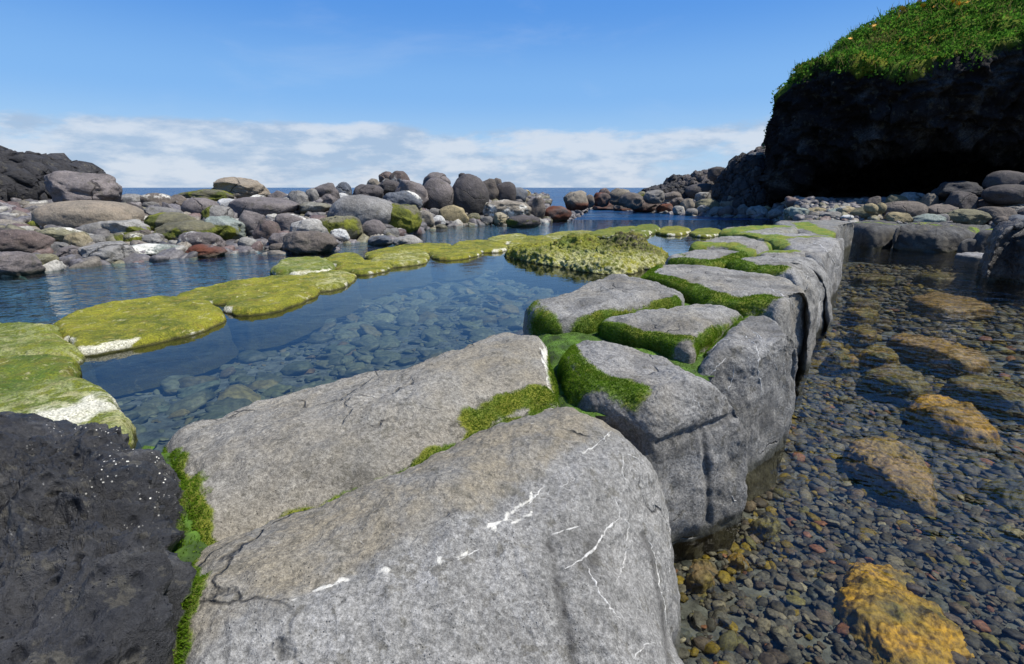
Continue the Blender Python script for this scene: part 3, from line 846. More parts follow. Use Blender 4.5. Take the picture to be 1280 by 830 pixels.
for ob, dn, ln in ((S1, 60000, .010), (S2, 60000, .011), (S3, 60000, .012), (S4, 40000, .013), (S5, 45000, .013), (S6, 30000, .013), (S7, 20000, .018), (S8, 8000, .025), (S9, 8000, .025), (S0, 60000, .010)):
    blades(ob, dn, ln)

# the mossy fill between the blocks
def fill_sheet():
    o = [P(*q) for q in ((186, 552, .7), (215, 590, .7), (330, 560, .7), (480, 520, .7), (640, 460, .7), (680, 412, .7), (790, 365, .7), (850, 335, .7), (890, 312, .7), (925, 296, .7), (985, 276, .7), (1056, 278, .7), (1046, 296, .7), (1030, 325, .7), (1000, 365, .7), (960, 420, .7), (880, 500, .7), (760, 545, .7), (690, 560, .7), (520, 660, .7), (350, 760, .7), (240, 800, .74), (228, 830, .74))] + [np.array([-.76, .7, 0]), np.array([-.95, .7, 0]), P(150, 700, .7)]
    o2, _ = smooth_outline([p[:2] for p in o], np.zeros(len(o)), 400)
    c = o2.mean(0)
    return o2
def in_poly(pt, poly):
    x, y = pt[:, 0], pt[:, 1]
    c = np.zeros(len(pt), bool)
    j = len(poly) - 1
    for i in range(len(poly)):
        xi, yi = poly[i]; xj, yj = poly[j]
        c ^= ((yi > y) != (yj > y)) & (x < (xj - xi) * (y - yi) / (yj - yi + 1e-12) + xi)
        j = i
    return c
fo = fill_sheet()
gx, gy = np.arange(-2, 12, .05), np.arange(.5, 19, .05)
X, Y = np.meshgrid(gx, gy)
pts = np.column_stack([X.ravel(), Y.ravel()])
ins = in_poly(pts, fo).reshape(X.shape)
Zf = .66 + .16 * sstep(-.74, -.84, X + .8 * (Y - 1.2)) * sstep(2.9, 2.4, Y) + .13 * sstep(.05, .35, X) * sstep(7, 5, Y) + .03 * fbm(np.column_stack([pts * 3, np.zeros(len(pts))]), 3, 4).reshape(X.shape)
idm = np.full(X.shape, -1); idm[ins] = np.arange(ins.sum())
qa = np.stack([idm[:-1, :-1], idm[:-1, 1:], idm[1:, 1:], idm[1:, :-1]], -1).reshape(-1, 4)
qa = qa[(qa >= 0).all(1)]
Vf = np.column_stack([X[ins], Y[ins], Zf[ins]])
cf = np.array([.045, .09, .008]) * (1 + .8 * fbm(Vf * 9, 4, 8))[:, None]
fo_ = put('moss', mesh_np('moss', Vf, [qa], M_BED, True, {'col': np.clip(cf, .005, 1)}), label='bright green moss packed in the joints between the causeway boulders', cat='moss', kind='stuff')

def fill_blades():
    ob = fo_
    DATA[ob.name] = (Vf, qa, None, np.where(Vf[:, 1] < 7, 1.0, 0.0), None)
    blades(ob, 26000, .013)
fill_blades()
# ------------------------------------------------------------------ low green reef rocks
RG = 'low green rocks ringing the pool'
def atr(sd, wmin=.0, paler=0, moss=0, wdir=(.35, -.94), wtop=.10):
    wd = np.array(wdir)
    def f(V, S, N):
        n = fbm(V * 2.2, 3, sd)
        c = V[:, :2].mean(0)
        rel = V[:, :2] - c; rel = rel / (np.linalg.norm(rel, axis=1)[:, None] + 1e-6)
        front = rel @ wd
        w = sstep(.2, .8, front) * sstep(.84, .97, S) * (V[:, 2] > 0.0)
        return dict(white=w * np.clip(.35 + 1.6 * n, 0, .85) + wmin, pale=paler * (.6 + n), moss=moss * np.ones(len(V)), dark=sstep(.98, 1.1, S) * .6)
    return f
def reef(pts, zt, label, N=160, M=40, rb=.12, sd=0, **kw):
    a = {k: kw.pop(k) for k in ('wmin', 'paler', 'moss_', 'wdir', 'attrf') if k in kw}
    af = a.get('attrf') or atr(sd + 300, a.get('wmin', 0), a.get('paler', 0), a.get('moss_', 0), a.get('wdir', (.35, -.94)))
    return block('reef_rock', [(*p[:2], .03, rb * 1.5) for p in pts], zt * .66, M_ALGAE, rb=rb, zbot=-.55, zproj=.03, N=N, M=M, K=18, seed=sd + 300, attrf=af, amp=kw.pop('amp', (.025, .012, .005)),
                 bulge=.02, under=-.1, moss=False, edge=min(.06, rb * .45), cat='rock', group=RG, label=label, **kw)
reef([(-60, 440), (-30, 414, .2), (20, 411, .2), (72, 413, .2), (98, 432, .12), (106, 450), (70, 462), (0, 466), (-50, 462)], .30, 'domed olive and pale green rock at the left edge, behind the white-cornered rock', N=240, M=60, rb=.3, sd=1, paler=.5, moss_=.6)
def g2a(V, S, N):
    c = P(110, 510, .15); d = np.linalg.norm(V - c, axis=1)
    n = fbm(V * 2.5, 3, 9)
    return dict(white=np.clip(1.15 - d / .62 + .35 * n, 0, 1), pale=.8 * np.clip(1.3 - d / 1.0, 0, 1), moss=.8 * sstep(-2.4, -3.2, V[:, 0]), dark=sstep(1.0, 1.1, S) * .5)
reef([(-80, 470), (0, 456, .1), (60, 455, .1), (104, 456, .1), (98, 478), (130, 492), (150, 512), (160, 535), (140, 580), (40, 590), (-80, 580)], .26, 'flat green rock with a bleached white corner beside the black lava rock', N=280, M=70, rb=.14, sd=2, attrf=g2a)
reef([(66, 412), (86, 398, .12), (130, 383, .14), (190, 376, .14), (250, 377, .14), (280, 391), (268, 408), (205, 425), (108, 443), (82, 432)], .20, 'large flat yellow-green rock with a white front rim, between dome and double slab', N=280, M=70, rb=.13, sd=3)
reef([(216, 374), (240, 364, .12), (300, 353, .12), (370, 346, .12), (392, 349, .1), (350, 362), (290, 378), (240, 380)], .16, 'long olive slab lying directly behind the white-rimmed slab', sd=4, N=200, M=50)
reef([(276, 386), (300, 374, .1), (350, 357, .12), (386, 354, .1), (400, 362), (392, 371), (345, 388), (302, 393)], .17, 'olive slab with a bright white rim on its right front edge', sd=5, N=200, M=50)
reef([(341, 343), (350, 330, .2), (375, 326, .22), (405, 326, .22), (419, 335), (410, 343), (370, 346)], .27, 'small domed bright green rock standing higher than the slabs around', sd=6, rb=.16, moss_=.7, paler=.5, N=180, M=44)
reef([(362, 352), (385, 344, .1), (420, 340, .1), (444, 344), (440, 353), (415, 362), (385, 362)], .16, 'pale yellow slab with chalky front corner touching the green dome', sd=7, paler=.6)
reef([(398, 329), (415, 321, .1), (440, 318, .1), (456, 324), (452, 332), (425, 334)], .17, 'small olive slab behind and right of the green dome', sd=8)
reef([(416, 338), (435, 331, .1), (465, 327, .1), (489, 331), (484, 338), (450, 343)], .16, 'oval mustard-green slab in front of the small olive slab', sd=9)
reef([(455, 320), (480, 312, .1), (520, 307, .1), (560, 306, .1), (560, 312), (520, 318), (470, 324)], .17, 'very long thin green slab nearest the boulder bank', sd=10, N=200)
reef([(464, 327), (490, 318, .1), (525, 315, .1), (537, 320), (530, 329), (495, 333), (468, 333)], .18, 'lumpy green slab with pale crust on its right half', sd=11, paler=.8)
reef([(536, 320), (550, 312, .1), (580, 308, .1), (602, 312), (598, 319), (560, 325)], .17, 'rounded yellow-green slab next to the pale-crusted one', sd=12)
reef([(562, 310), (580, 303, .1), (610, 302, .1), (634, 307), (630, 314), (595, 315)], .17, 'flat lime-green slab left of the rough rock, behind the rounded slab', sd=13)
reef([(608, 301), (625, 296, .1), (650, 294, .1), (660, 298), (650, 304), (625, 305)], .18, 'little pale green slab at the back of the green chain', sd=14, paler=.7)
reef([(634, 310), (640, 305, .1), (655, 305, .1), (662, 309), (650, 313)], .15, 'small whitish slab touching the left tip of the rough rock', sd=15, paler=1, wmin=.3)
reef([(634, 303), (655, 297, .1), (685, 296, .1), (700, 300), (680, 308), (650, 309)], .16, 'dull brown-green slab right behind the rough rock tip', sd=16)
reef([(678, 298), (695, 292, .1), (730, 290, .1), (748, 294), (735, 299), (700, 301)], .18, 'thin pale lime slab behind the rough rock', sd=17, paler=.5)
reef([(735, 295), (755, 288, .1), (790, 285, .1), (812, 290), (805, 297), (765, 298)], .22, 'dark mossy slab behind the black knob of the rough rock', sd=18, moss_=.5)
reef([(785, 289), (800, 284, .1), (815, 283, .1), (826, 287), (815, 292), (795, 292)], .25, 'mossy hump, the highest rock of the far green chain', sd=19, moss_=.7)
reef([(820, 291), (832, 285, .1), (852, 285, .1), (864, 289), (852, 294), (832, 294)], .19, 'small green slab with a cream front near the inlet', sd=20)
reef([(862, 292), (875, 287, .1), (893, 287, .1), (903, 291), (890, 296), (872, 296)], .18, 'last green slab of the chain, touching the causeway', sd=21, moss_=.4)

# rough pitted rock standing in the pool
zc = [(np.array([1.95, 15.2]), .42, .75), (np.array([3.35, 15.1]), .50, .62), (np.array([2.6, 15.0]), .26, .9), (np.array([1.1, 15.0]), .12, .9), (np.array([3.0, 14.2]), .14, .7)]
def zfr(xy):
    z = 0
    for c, h, r in zc:
        z = np.maximum(z, h * np.exp(-(np.sum((xy - c) ** 2, 1) / (r * r)) ** 1.4))
    return z - .02
def rfr(V, S):
    return .07 * ridged(V * 2.6, 4, 61) + .04 * ridged(V * 7, 3, 62) - .03
knob = np.array([3.4, 15.1, .7])
def atrr(V, S, N):
    n = fbm(V * 1.5, 4, 63)
    d = np.linalg.norm((V - knob) * np.array([1, .6, .7]), axis=1)
    front = sstep(.62, .12, V[:, 2]) * sstep(15.5, 12.8, V[:, 1])
    pits = sstep(.15, -.5, ridged(V * 4.2, 3, 64))
    return dict(dark=np.maximum(np.clip(1.4 - d / .85, 0, 1), pits * .8), pale=front * (1.2 + .5 * n), white=.6 * front * sstep(-.1, .4, n), moss=sstep(.15, .35, V[:, 2]) * (.25 + .6 * n) * (1 - np.clip(1.3 - d / .7, 0, 1)))
block('rough_rock', [(634, 318), ('w', .9, 16.4), ('w', 2.5, 16.8), ('w', 3.8, 16.6), ('w', 4.6, 15.8), (832, 322), (826, 331), (800, 337), (778, 343), (740, 340), (700, 333), (665, 327)],
      .19, M_ALGAE, rb=.35, zbot=-.6, zproj=.02, N=420, M=110, K=26, zf=zfr, seed=60, amp=(.06, .04, .015), attrf=atrr, rockf=rfr, moss=False, cat='rock', under=-.1,
      label='rough pitted yellow-green rock with a dark knob on top, in the middle of the pool')
# ------------------------------------------------------------------ boulders
CC = dict(mv=(.135, .118, .112), dk=(.068, .060, .058), gy=(.17, .163, .15), tn=(.19, .165, .128), pl=(.27, .26, .235), ol=(.15, .14, .085), rd=(.115, .088, .078),
          yl=(.26, .215, .12), bl=(.115, .125, .14), br=(.125, .105, .088), wh=(.42, .42, .40), gn=(.20, .235, .205), bk=(.035, .034, .036))
def boulder_shape(sd, sub, ang, lump, elong=1.0, rough=.0):
    g = np.random.default_rng(sd)
    D, Fc = ICO[sub]
    V = D.copy()
    off = g.random(3) * 50
    if ang:   # knock flat facets off
        for k in range(int(5 + 6 * ang)):
            n = g.normal(size=3); n /= np.linalg.norm(n)
            h = g.uniform(.55, .88) if ang > .6 else g.uniform(.68, .92)
            d = V @ n
            ov = np.maximum(d - h, 0)
            V = V - n * (ov * .88)[:, None]
    e = g.uniform(2.1, 2.9)
    q = (np.abs(V) ** e).sum(1) ** (1 / e)
    V = V / np.maximum(q, .3)[:, None] * (.4 + .6 * np.linalg.norm(V, axis=1))[:, None]
    V = V * (1 + lump * fbm(D * 1.1 + off, 2, sd % 97) + lump * .40 * fbm(D * 3.2 + off, 4, 5))[:, None]
    if rough:
        V = V * (1 + rough * .10 * ridged(D * 3.0 + off, 5, 9))[:, None]
    else:
        V = V * (1 + .014 * fbm(D * 9 + off, 3, 3))[:, None]
    a = g.uniform(-.45, .45)
    M = np.array([[math.cos(a), 0, math.sin(a)], [0, 1, 0], [-math.sin(a), 0, math.cos(a)]])
    return V @ M.T, Fc

WLX = [-200, 0, 60, 150, 230, 300, 400, 430, 500, 540, 600, 660, 713, 740, 790, 850, 900, 960, 1000, 1280, 1500]
WLY = [350, 345, 334, 326, 320, 313, 314, 302, 300, 284, 280, 279, 275, 260, 264, 268, 271, 273, 281, 283, 283]
SLX = [-200, 100, 600, 720, 960, 1040, 1280]
SLV = [.15, .15, .16, .12, .16, .12, .2]
def bank_depth(xc, yb):
    wy = np.interp(xc, WLX, WLY); sl = np.interp(xc, SLX, SLV)
    z0 = .0 if xc < 980 else .35
    Yw = P(xc, wy, z0)[1]
    d = ray(xc, yb); k = d[2] / d[1]          # z = HC + k Y
    if xc < 980 and yb >= wy:
        return P(xc, yb, -.02)[1]
    Y = (z0 - sl * Yw - HC) / (k - sl) if abs(k - sl) > 1e-6 else Yw
    return max(Y, 5)
NB = [0]
def boulder(x0, y0, x1, y1, c, label, flags='', Y=None, mat=None, dep=.8, name='boulder', group=None, sub=None, cat='boulder', low=None):
    NB[0] += 1
    sd = NB[0] * 7 + 3
    g = np.random.default_rng(sd)
    xc = .5 * (x0 + x1)
    Yf = Y if Y else bank_depth(xc, y1)
    ang = .0
    if 'a' in flags: ang = .75
    elif 'A' in flags: ang = 1.0
    elif g.random() < .75 and 'r' not in flags: ang = .75
    w = x1 - x0
    V, Fc = boulder_shape(sd, sub or (5 if w > 45 else 4 if w > 16 else 3), ang, .16 if 'r' not in flags else .05, rough=1.0 if 'L' in flags else 0)
    Yc = Yf + .5 * w / 640 * Yf * dep * .8
    L, Rr = PY(x0, y1, Yc), PY(x1, y1, Yc)
    T = PY(xc, y0, Yc); B = PY(xc, y1, Yf)
    W = np.linalg.norm(Rr - L)
    zt, zb = T[2], B[2]
    zb2 = zb - .18 * (zt - zb) - .05           # seated in what carries it
    mn, mx = V.min(0), V.max(0)
    S = np.array([W, W * dep, zt - zb2]) / (mx - mn)
    V = (V - (mn + mx) / 2) * S
    ctr = np.array([.5 * (L[0] + Rr[0]), Yc, .5 * (zt + zb2)])
    Wd = V + ctr
    N = vnormals(V, [Fc])
    hz = (Wd[:, 2] - zb2) / (zt - zb2)
    nz = fbm(Wd * 1.1, 3, 12)
    at = dict(moss=np.zeros(len(V)), pale=np.zeros(len(V)), white=np.zeros(len(V)), rust=np.zeros(len(V)), dark=np.zeros(len(V)), warm=np.zeros(len(V)))
    if 'L' in flags:      # jagged lava
        Wd = Wd + N * (.03 * W * ridged(Wd * 5.5 / W, 3, sd % 50) + .16 * ridged(Wd * 1.1, 4, 14) + .05 * ridged(Wd * 3.5, 2, 15) + .05 * fbm(Wd * 7, 4, 16) - .10 * np.clip(-ridged(Wd * 2.2, 3, 17), 0, 1))[:, None]
    if 'm' in flags: at['moss'] = np.clip(.5 + .7 * nz, 0, 1) * sstep(.95, .55, hz)
    if 'M' in flags: at['moss'] = np.clip(.48 + .8 * nz, 0, 1)
    if 'l' in flags: at['moss'] = np.clip(1.0 + .5 * nz, 0, 1) * sstep(.1, -.4, V[:, 0] / W * 2)
    if 'p' in flags: at['pale'] = np.clip(.55 + nz, 0, 1)
    if 't' in flags: at['white'] = np.clip(.35 + nz, 0, .8) * sstep(.55, .85, hz)
    if 'w' in flags: at['white'] = np.clip(.26 + 1.1 * nz, 0, .85)
    if 'u' in flags: at['rust'] = np.clip(.75 + nz, 0, 1)
    if 'U' in flags: at['rust'] = np.clip(1 + .5 * nz, 0, 1) * sstep(.6, .3, hz)
    if 'd' in flags: at['dark'] = np.clip(.9 + nz, 0, 1) * sstep(.75, .4, hz)  # shade of the underside, put into the rock colour
    if 'v' in flags: at['warm'] = np.ones(len(V)) * .9
    org = np.array([ctr[0], ctr[1], zb2])
    grp = group or ('boulders of the left bank' if xc < 690 else 'stones of the right bank' if xc < 975 else 'stones under the cave')
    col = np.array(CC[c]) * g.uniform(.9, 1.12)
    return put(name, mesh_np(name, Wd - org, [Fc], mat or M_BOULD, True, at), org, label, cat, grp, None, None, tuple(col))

# --- black headland at the left
HL = boulder(-190, 190, 106, 286, 'bk', 'black rough lava outcrop rising at the left edge behind the boulders', 'L', Y=21, mat=M_OUT, dep=.9, name='lava_outcrop', group='lava outcrops', sub=6, cat='outcrop')

for b in [
 (73, 213, 151, 254, 'mv', 'pale-ended striped boulder perched on the broad tan boulder beside black lava', 'a', 19.6),
 (58, 250, 174, 290, 'tn', 'broad tan whale-backed boulder carrying the striped boulder', 'rv'),
 (37, 275, 66, 286, 'ol', 'small flat yellowish stone wedged under the black lava outcrop', 'M'),
 (-12, 284, 26, 302, 'dk', 'dark boulder cut by the left edge, behind the dusky reddish boulder', ''),
 (-6, 288, 12, 301, 'pl', 'little pale stone at the very left edge of the bank', 'p'),
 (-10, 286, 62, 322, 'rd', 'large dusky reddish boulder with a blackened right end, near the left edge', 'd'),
 (-20, 314, 46, 347, 'mv', 'smooth dark boulder lowest at the left edge, half in the water', ''),
 (38, 317, 73, 337, 'ol', 'small wet mottled stone between two dark boulders at the left waterline', 'mw'),
 (60, 302, 92, 321, 'gy', 'grey stone behind the small wet mottled stone', ''),
 (70, 308, 108, 327, 'mv', 'low mauve stone at the waterline, left of the large pale-grey boulder', ''),
 (103, 302, 168, 330, 'gy', 'large pale-grey flat-domed boulder meeting the water near the left', 'p'),
 (54, 284, 112, 309, 'ol', 'mossy speckled slab below the broad tan boulder', 'mw'),
 (86, 290, 114, 312, 'yl', 'pale yellow stone leaning on the mossy speckled slab', 'p'),
 (103, 278, 136, 297, 'gy', 'round grey stone in front of the broad tan boulder', ''),
 (130, 274, 188, 298, 'pl', 'pale mottled boulder right of the broad tan boulder', 'pm'),
 (108, 293, 134, 308, 'gy', 'grey and white stone behind the large pale-grey boulder', 'w'),
 (136, 291, 158, 307, 'ol', 'small mossy stone just above the cracked greenish slab', 'M'),
 (155, 290, 182, 307, 'ol', 'small green-flecked stone beside the brown stone over the cracked slab', 'mw'),
 (148, 242, 184, 260, 'gy', 'light grey oval boulder right of the perched striped boulder, against the sea', 'p'),
 (180, 241, 218, 261, 'br', 'brown boulder with a pale top standing against the sea', 't'),
 (179, 252, 202, 262, 'gy', 'small oval grey stone in front of the pale-topped brown boulder', ''),
 (146, 253, 183, 272, 'dk', 'dark wedge boulder in front of the light grey oval boulder', ''),
 (212, 243, 234, 256, 'br', 'small brown boulder left of the long olive boulder', ''),
 (226, 236, 292, 254, 'ol', 'long olive boulder with bleached white top under the square tan boulder', 'Mt'),
 (268, 221, 335, 250, 'tn', 'big square-edged tan boulder standing out against the sea on the left', 'av'),
 (230, 247, 275, 270, 'mv', 'smooth violet-grey boulder in the middle of the left bank', 'r'),
 (180, 258, 228, 276, 'gy', 'flat grey boulder left of the smooth violet-grey boulder', ''),
 (166, 266, 190, 282, 'br', 'small brown stone at the left of the flat grey boulder', 'w'),
 (186, 265, 250, 292, 'ol', 'boulder half coated in golden green weed', 'Ml'),
 (202, 275, 278, 304, 'ol', 'long dark boulder with mossy left half, lying under the golden-weeded boulder', 'md'),
 (256, 256, 291, 278, 'gy', 'grey boulder with a bright green patch on its left side', 'la'),
 (273, 248, 304, 264, 'wh', 'white-flaked angular stone beside the long mauve slab', 'aw'),
 (250, 270, 305, 302, 'gn', 'bulky pale greenish boulder with white speckles', 'pm'),
 (288, 246, 376, 274, 'mv', 'long flat mauve slab below the square tan boulder', 'ar'),
 (226, 289, 280, 315, 'mv', 'rounded dark grey boulder with a white scratch at the waterline', 'w'),
 (236, 305, 282, 322, 'rd', 'low rusty brown wet stone in front of the white-scratched boulder', 'u'),
 (161, 303, 232, 322, 'gn', 'pale greenish cracked slab lying at the waterline', 'apw'),
 (165, 287, 192, 303, 'br', 'brown stone above the left end of the cracked greenish slab', ''),
 (179, 291, 208, 307, 'gy', 'grey triangular stone above the middle of the cracked greenish slab', 'a'),
 (277, 299, 302, 310, 'dk', 'dark low stone between the white-scratched boulder and the speckled stone', ''),
 (297, 296, 324, 314, 'pl', 'pale speckled stone at the waterline left of the reddish faceted boulder', 'wm'),
 (299, 262, 333, 297, 'mv', 'grey faceted boulder under the left end of the mauve slab', 'A'),
 (318, 274, 351, 304, 'rd', 'reddish dark faceted boulder with black creases', 'A'),
 (337, 290, 371, 308, 'mv', 'blocky mauve stone just left of the brown triangular boulder', 'a'),
 (338, 303, 368, 315, 'br', 'wet brown stone at the waterline under the blocky mauve stone', ''),
 (356, 288, 421, 318, 'br', 'big brown triangular boulder foremost in the water', 'A'),
 (349, 267, 387, 292, 'mv', 'mauve boulder splashed with white crust on its left', 'w'),
 (364, 273, 409, 298, 'pl', 'pale boulder peppered white, behind the brown triangular boulder', 'w'),
 (412, 285, 438, 303, 'wh', 'bright white rock at the waterline beside the green mossy boulder', 'Aw'),
 (400, 269, 455, 302, 'ol', 'boulder thickly covered in bright green moss near the white rock', 'M'),
 (404, 263, 428, 276, 'mv', 'small flat grey stone resting above the bright mossy boulder', 'a'),
 (377, 252, 415, 268, 'ol', 'pale olive oval boulder right of the long mauve slab', 'p'),
 (412, 243, 496, 288, 'gy', 'very large sloping grey boulder at the centre of the left bank', 'rp'),
 (391, 228, 426, 254, 'mv', 'boulder with black underside near the skyline, left of a pointed grey one', 'd'),
 (400, 242, 424, 258, 'mv', 'small round boulder tucked under the black-bellied boulder', ''),
 (420, 227, 441, 248, 'bl', 'pointed grey boulder upright on the skyline', 'a'),
 (337, 238, 360, 252, 'mv', 'low dark boulder on the skyline right of the square tan boulder', ''),
 (351, 246, 373, 260, 'pl', 'cream rounded stone above the right end of the mauve slab', ''),
 (360, 238, 387, 260, 'gy', 'grey boulder with shaded right face, left of the black-bellied boulder', 'a'),
 (383, 235, 400, 255, 'gy', 'narrow grey boulder leaning on the black-bellied boulder', 'a'),
 (312, 243, 334, 254, 'pl', 'pale flaky stone at the foot of the square tan boulder', 'w'),
 (332, 248, 352, 260, 'mv', 'little mauve stone behind the long mauve slab', ''),
 (418, 241, 440, 254, 'wh', 'small white chip between the pointed grey boulder and the sloping one', 'w'),
 (458, 223, 476, 238, 'tn', 'small cube-like tan boulder on the skyline left of the tall heap', 'A'),
 (474, 214, 494, 230, 'rd', 'reddish round boulder at the top left of the tall heap', ''),
 (488, 213, 514, 234, 'rd', 'purple boulder with white flecks on top of the tall heap', 'w'),
 (472, 223, 502, 244, 'dk', 'black-bellied boulder with white specks, on the heap below the reddish one', 'wd'),
 (442, 230, 481, 250, 'dk', 'long dark boulder lying left of the tall heap', ''),
 (445, 243, 464, 253, 'rd', 'flat reddish stone under the long dark boulder', 'a'),
 (452, 247, 482, 268, 'gy', 'grey pyramid boulder right of the sloping grey one', 'ap'),
 (479, 238, 530, 262, 'bl', 'speckled blue-grey boulder resting on the green-fronted boulder', 'w'),
 (493, 224, 536, 254, 'mv', 'large mauve boulder in the middle of the tall heap', ''),
 (528, 215, 564, 238, 'mv', 'mauve boulder capping the skyline above the biggest round boulder', ''),
 (526, 222, 569, 268, 'mv', 'biggest round smooth boulder of the heap, black beneath', 'rd'),
 (561, 234, 587, 268, 'mv', 'tall oval boulder standing between the two largest dark boulders', ''),
 (563, 217, 612, 272, 'dk', 'huge dark egg-shaped boulder near the right end of the heap', 'rd'),
 (573, 216, 583, 224, 'dk', 'tiny stone balanced on top of the huge dark egg-shaped boulder', ''),
 (478, 254, 528, 288, 'ol', 'green-fronted boulder with a grey stone stuck in its moss', 'M'),
 (520, 262, 544, 283, 'tn', 'pale tan stone right of the green-fronted boulder', 'p'),
 (540, 269, 558, 282, 'wh', 'small white angular stone at the foot of the heap', 'A'),
 (547, 256, 587, 281, 'yl', 'ochre-yellow boulder at the foot of the heap by the water', 'a'),
 (536, 260, 553, 272, 'gy', 'small grey stone above the white angular stone', ''),
 (450, 274, 466, 286, 'gy', 'small light stone atop the group standing in the water', ''),
 (451, 274, 486, 300, 'mv', 'grey boulder with black shaded front standing in the water', 'd'),
 (474, 285, 500, 300, 'gy', 'sloping grey stone right of the black-fronted boulder in the water', 'a'),
 (460, 294, 492, 307, 'bl', 'low blue-grey stone foremost of the group in the water', ''),
 (490, 294, 529, 307, 'pl', 'low pale stone with a white back, barely above the water', 'wt'),
 (494, 261, 508, 269, 'mv', 'grey stone lodged in the moss of the green-fronted boulder', '', 23.2),
 (583, 266, 602, 280, 'ol', 'mossy stone right of the ochre-yellow boulder', 'm'),
 (598, 223, 624, 253, 'br', 'brown boulder with eye-like hollow, on the flat pitted boulder', ''),
 (614, 222, 628, 236, 'br', 'small brown boulder peeking out behind the hollow-eyed one', ''),
 (619, 227, 646, 253, 'dk', 'dark grey oval boulder on the flat pitted boulder', 'r'),
 (631, 234, 660, 253, 'bl', 'bluish boulder with a white rim, on the flat pitted boulder', ''),
 (600, 249, 664, 276, 'tn', 'flat-topped pitted block carrying three rounded boulders', 'aw'),
 (656, 243, 682, 274, 'br', 'tan boulder with pale shoulder at the right end of the heap', 't'),
 (654, 237, 664, 247, 'yl', 'tiny orange stone behind the tan end boulder', ''),
 (679, 257, 714, 276, 'rd', 'dark red weed-covered rock at the right tip of the left bank', 'u'),
 (615, 265, 638, 281, 'yl', 'pale yellow stone in front of the flat-topped pitted block', 'p'),
 (632, 268, 676, 284, 'dk', 'low dark wet stones-coloured slab in front of the pitted block', 'm'),
 (600, 270, 617, 281, 'gy', 'low grey stone left of the pale yellow stone at the waterline', ''),
]:
    boulder(*b[:7], **({'Y': b[7]} if len(b) > 7 else {}))

# --- far side of the inlet
for b in [
 (704, 238, 735, 260, 'tn', 'round tan boulder with rusty weed at its foot, first right of the gap', 'U', 41),
 (730, 243, 743, 257, 'br', 'small brown stone right behind the round tan boulder', '', 42),
 (740, 240, 762, 256, 'rd', 'rusty brown boulder second right of the sea gap', 'u', 42),
 (748, 235, 763, 247, 'rd', 'small reddish boulder peeking over the rusty brown one', '', 44),
 (759, 235, 788, 254, 'tn', 'flat-topped tan boulder against the sea right of the gap', 'a', 43),
 (773, 240, 805, 258, 'br', 'smooth brown egg boulder with a white foot', '', 41),
 (740, 253, 768, 263, 'rd', 'dark red weedy rock low at the far waterline', 'u'),
 (766, 252, 790, 264, 'br', 'pinkish stone with weed below the smooth brown egg boulder', 'U'),
 (784, 249, 829, 266, 'rd', 'long reddish weed-draped boulder at the far waterline', 'Ua'),
 (794, 239, 808, 249, 'ol', 'dark green stone left of the grey skyline boulders', 'm', 43),
 (803, 237, 831, 252, 'gy', 'grey boulder behind the weed-draped boulder', '', 42),
 (824, 239, 850, 255, 'br', 'brownish boulder left of the large round dark boulder', ''),
 (819, 254, 842, 267, 'rd', 'dark weedy stone at the waterline right of the weed-draped boulder', 'u'),
 (856, 229, 896, 248, 'dk', 'large rounded dark boulder halfway up the right bank', 'r'),
 (868, 240, 889, 252, 'gy', 'round grey stone under the large rounded dark boulder', ''),
 (868, 248, 900, 264, 'ol', 'flat olive boulder in front of the round grey stone', ''),
 (898, 240, 937, 262, 'tn', 'angular tan boulder with a black left face', 'A'),
 (920, 255, 937, 270, 'gy', 'rounded grey-green stone in front of the angular tan boulder', ''),
 (897, 257, 923, 271, 'rd', 'reddish stone at the waterline below the angular tan boulder', ''),
 (886, 258, 901, 271, 'gy', 'little round grey stone beside the reddish waterline stone', ''),
 (869, 256, 889, 268, 'pl', 'pale wedge stone at the waterline below the flat olive boulder', 'a'),
 (838, 246, 856, 262, 'br', 'brown stone in the middle of the right bank below a dark wedge', 'a'),
 (850, 248, 870, 266, 'tn', 'tan boulder left of the flat olive boulder', ''),
 (840, 257, 856, 269, 'pl', 'small pale stone at the far waterline below the tan boulder', ''),
 (856, 260, 872, 270, 'gy', 'small grey waterline stone left of the pale wedge stone', ''),
 (932, 257, 957, 273, 'pl', 'pale flaky stone near the causeway end on the right bank', 'aw'),
 (950, 257, 964, 267, 'yl', 'yellow stone beside the pale flaky one by the cave', ''),
 (951, 247, 970, 259, 'gy', 'oval grey stone at the left mouth of the cave', ''),
 (933, 244, 942, 256, 'dk', 'small dark upright stone left of the oval cave-mouth stone', ''),
 (942, 240, 957, 254, 'bk', 'black stone in the shadow of the cave mouth', ''),
 (959, 260, 983, 272, 'pl', 'pale oval stone first in the row below the cave', 'p'),
]:
    boulder(*b[:7], **({'Y': b[7]} if len(b) > 7 else {}))

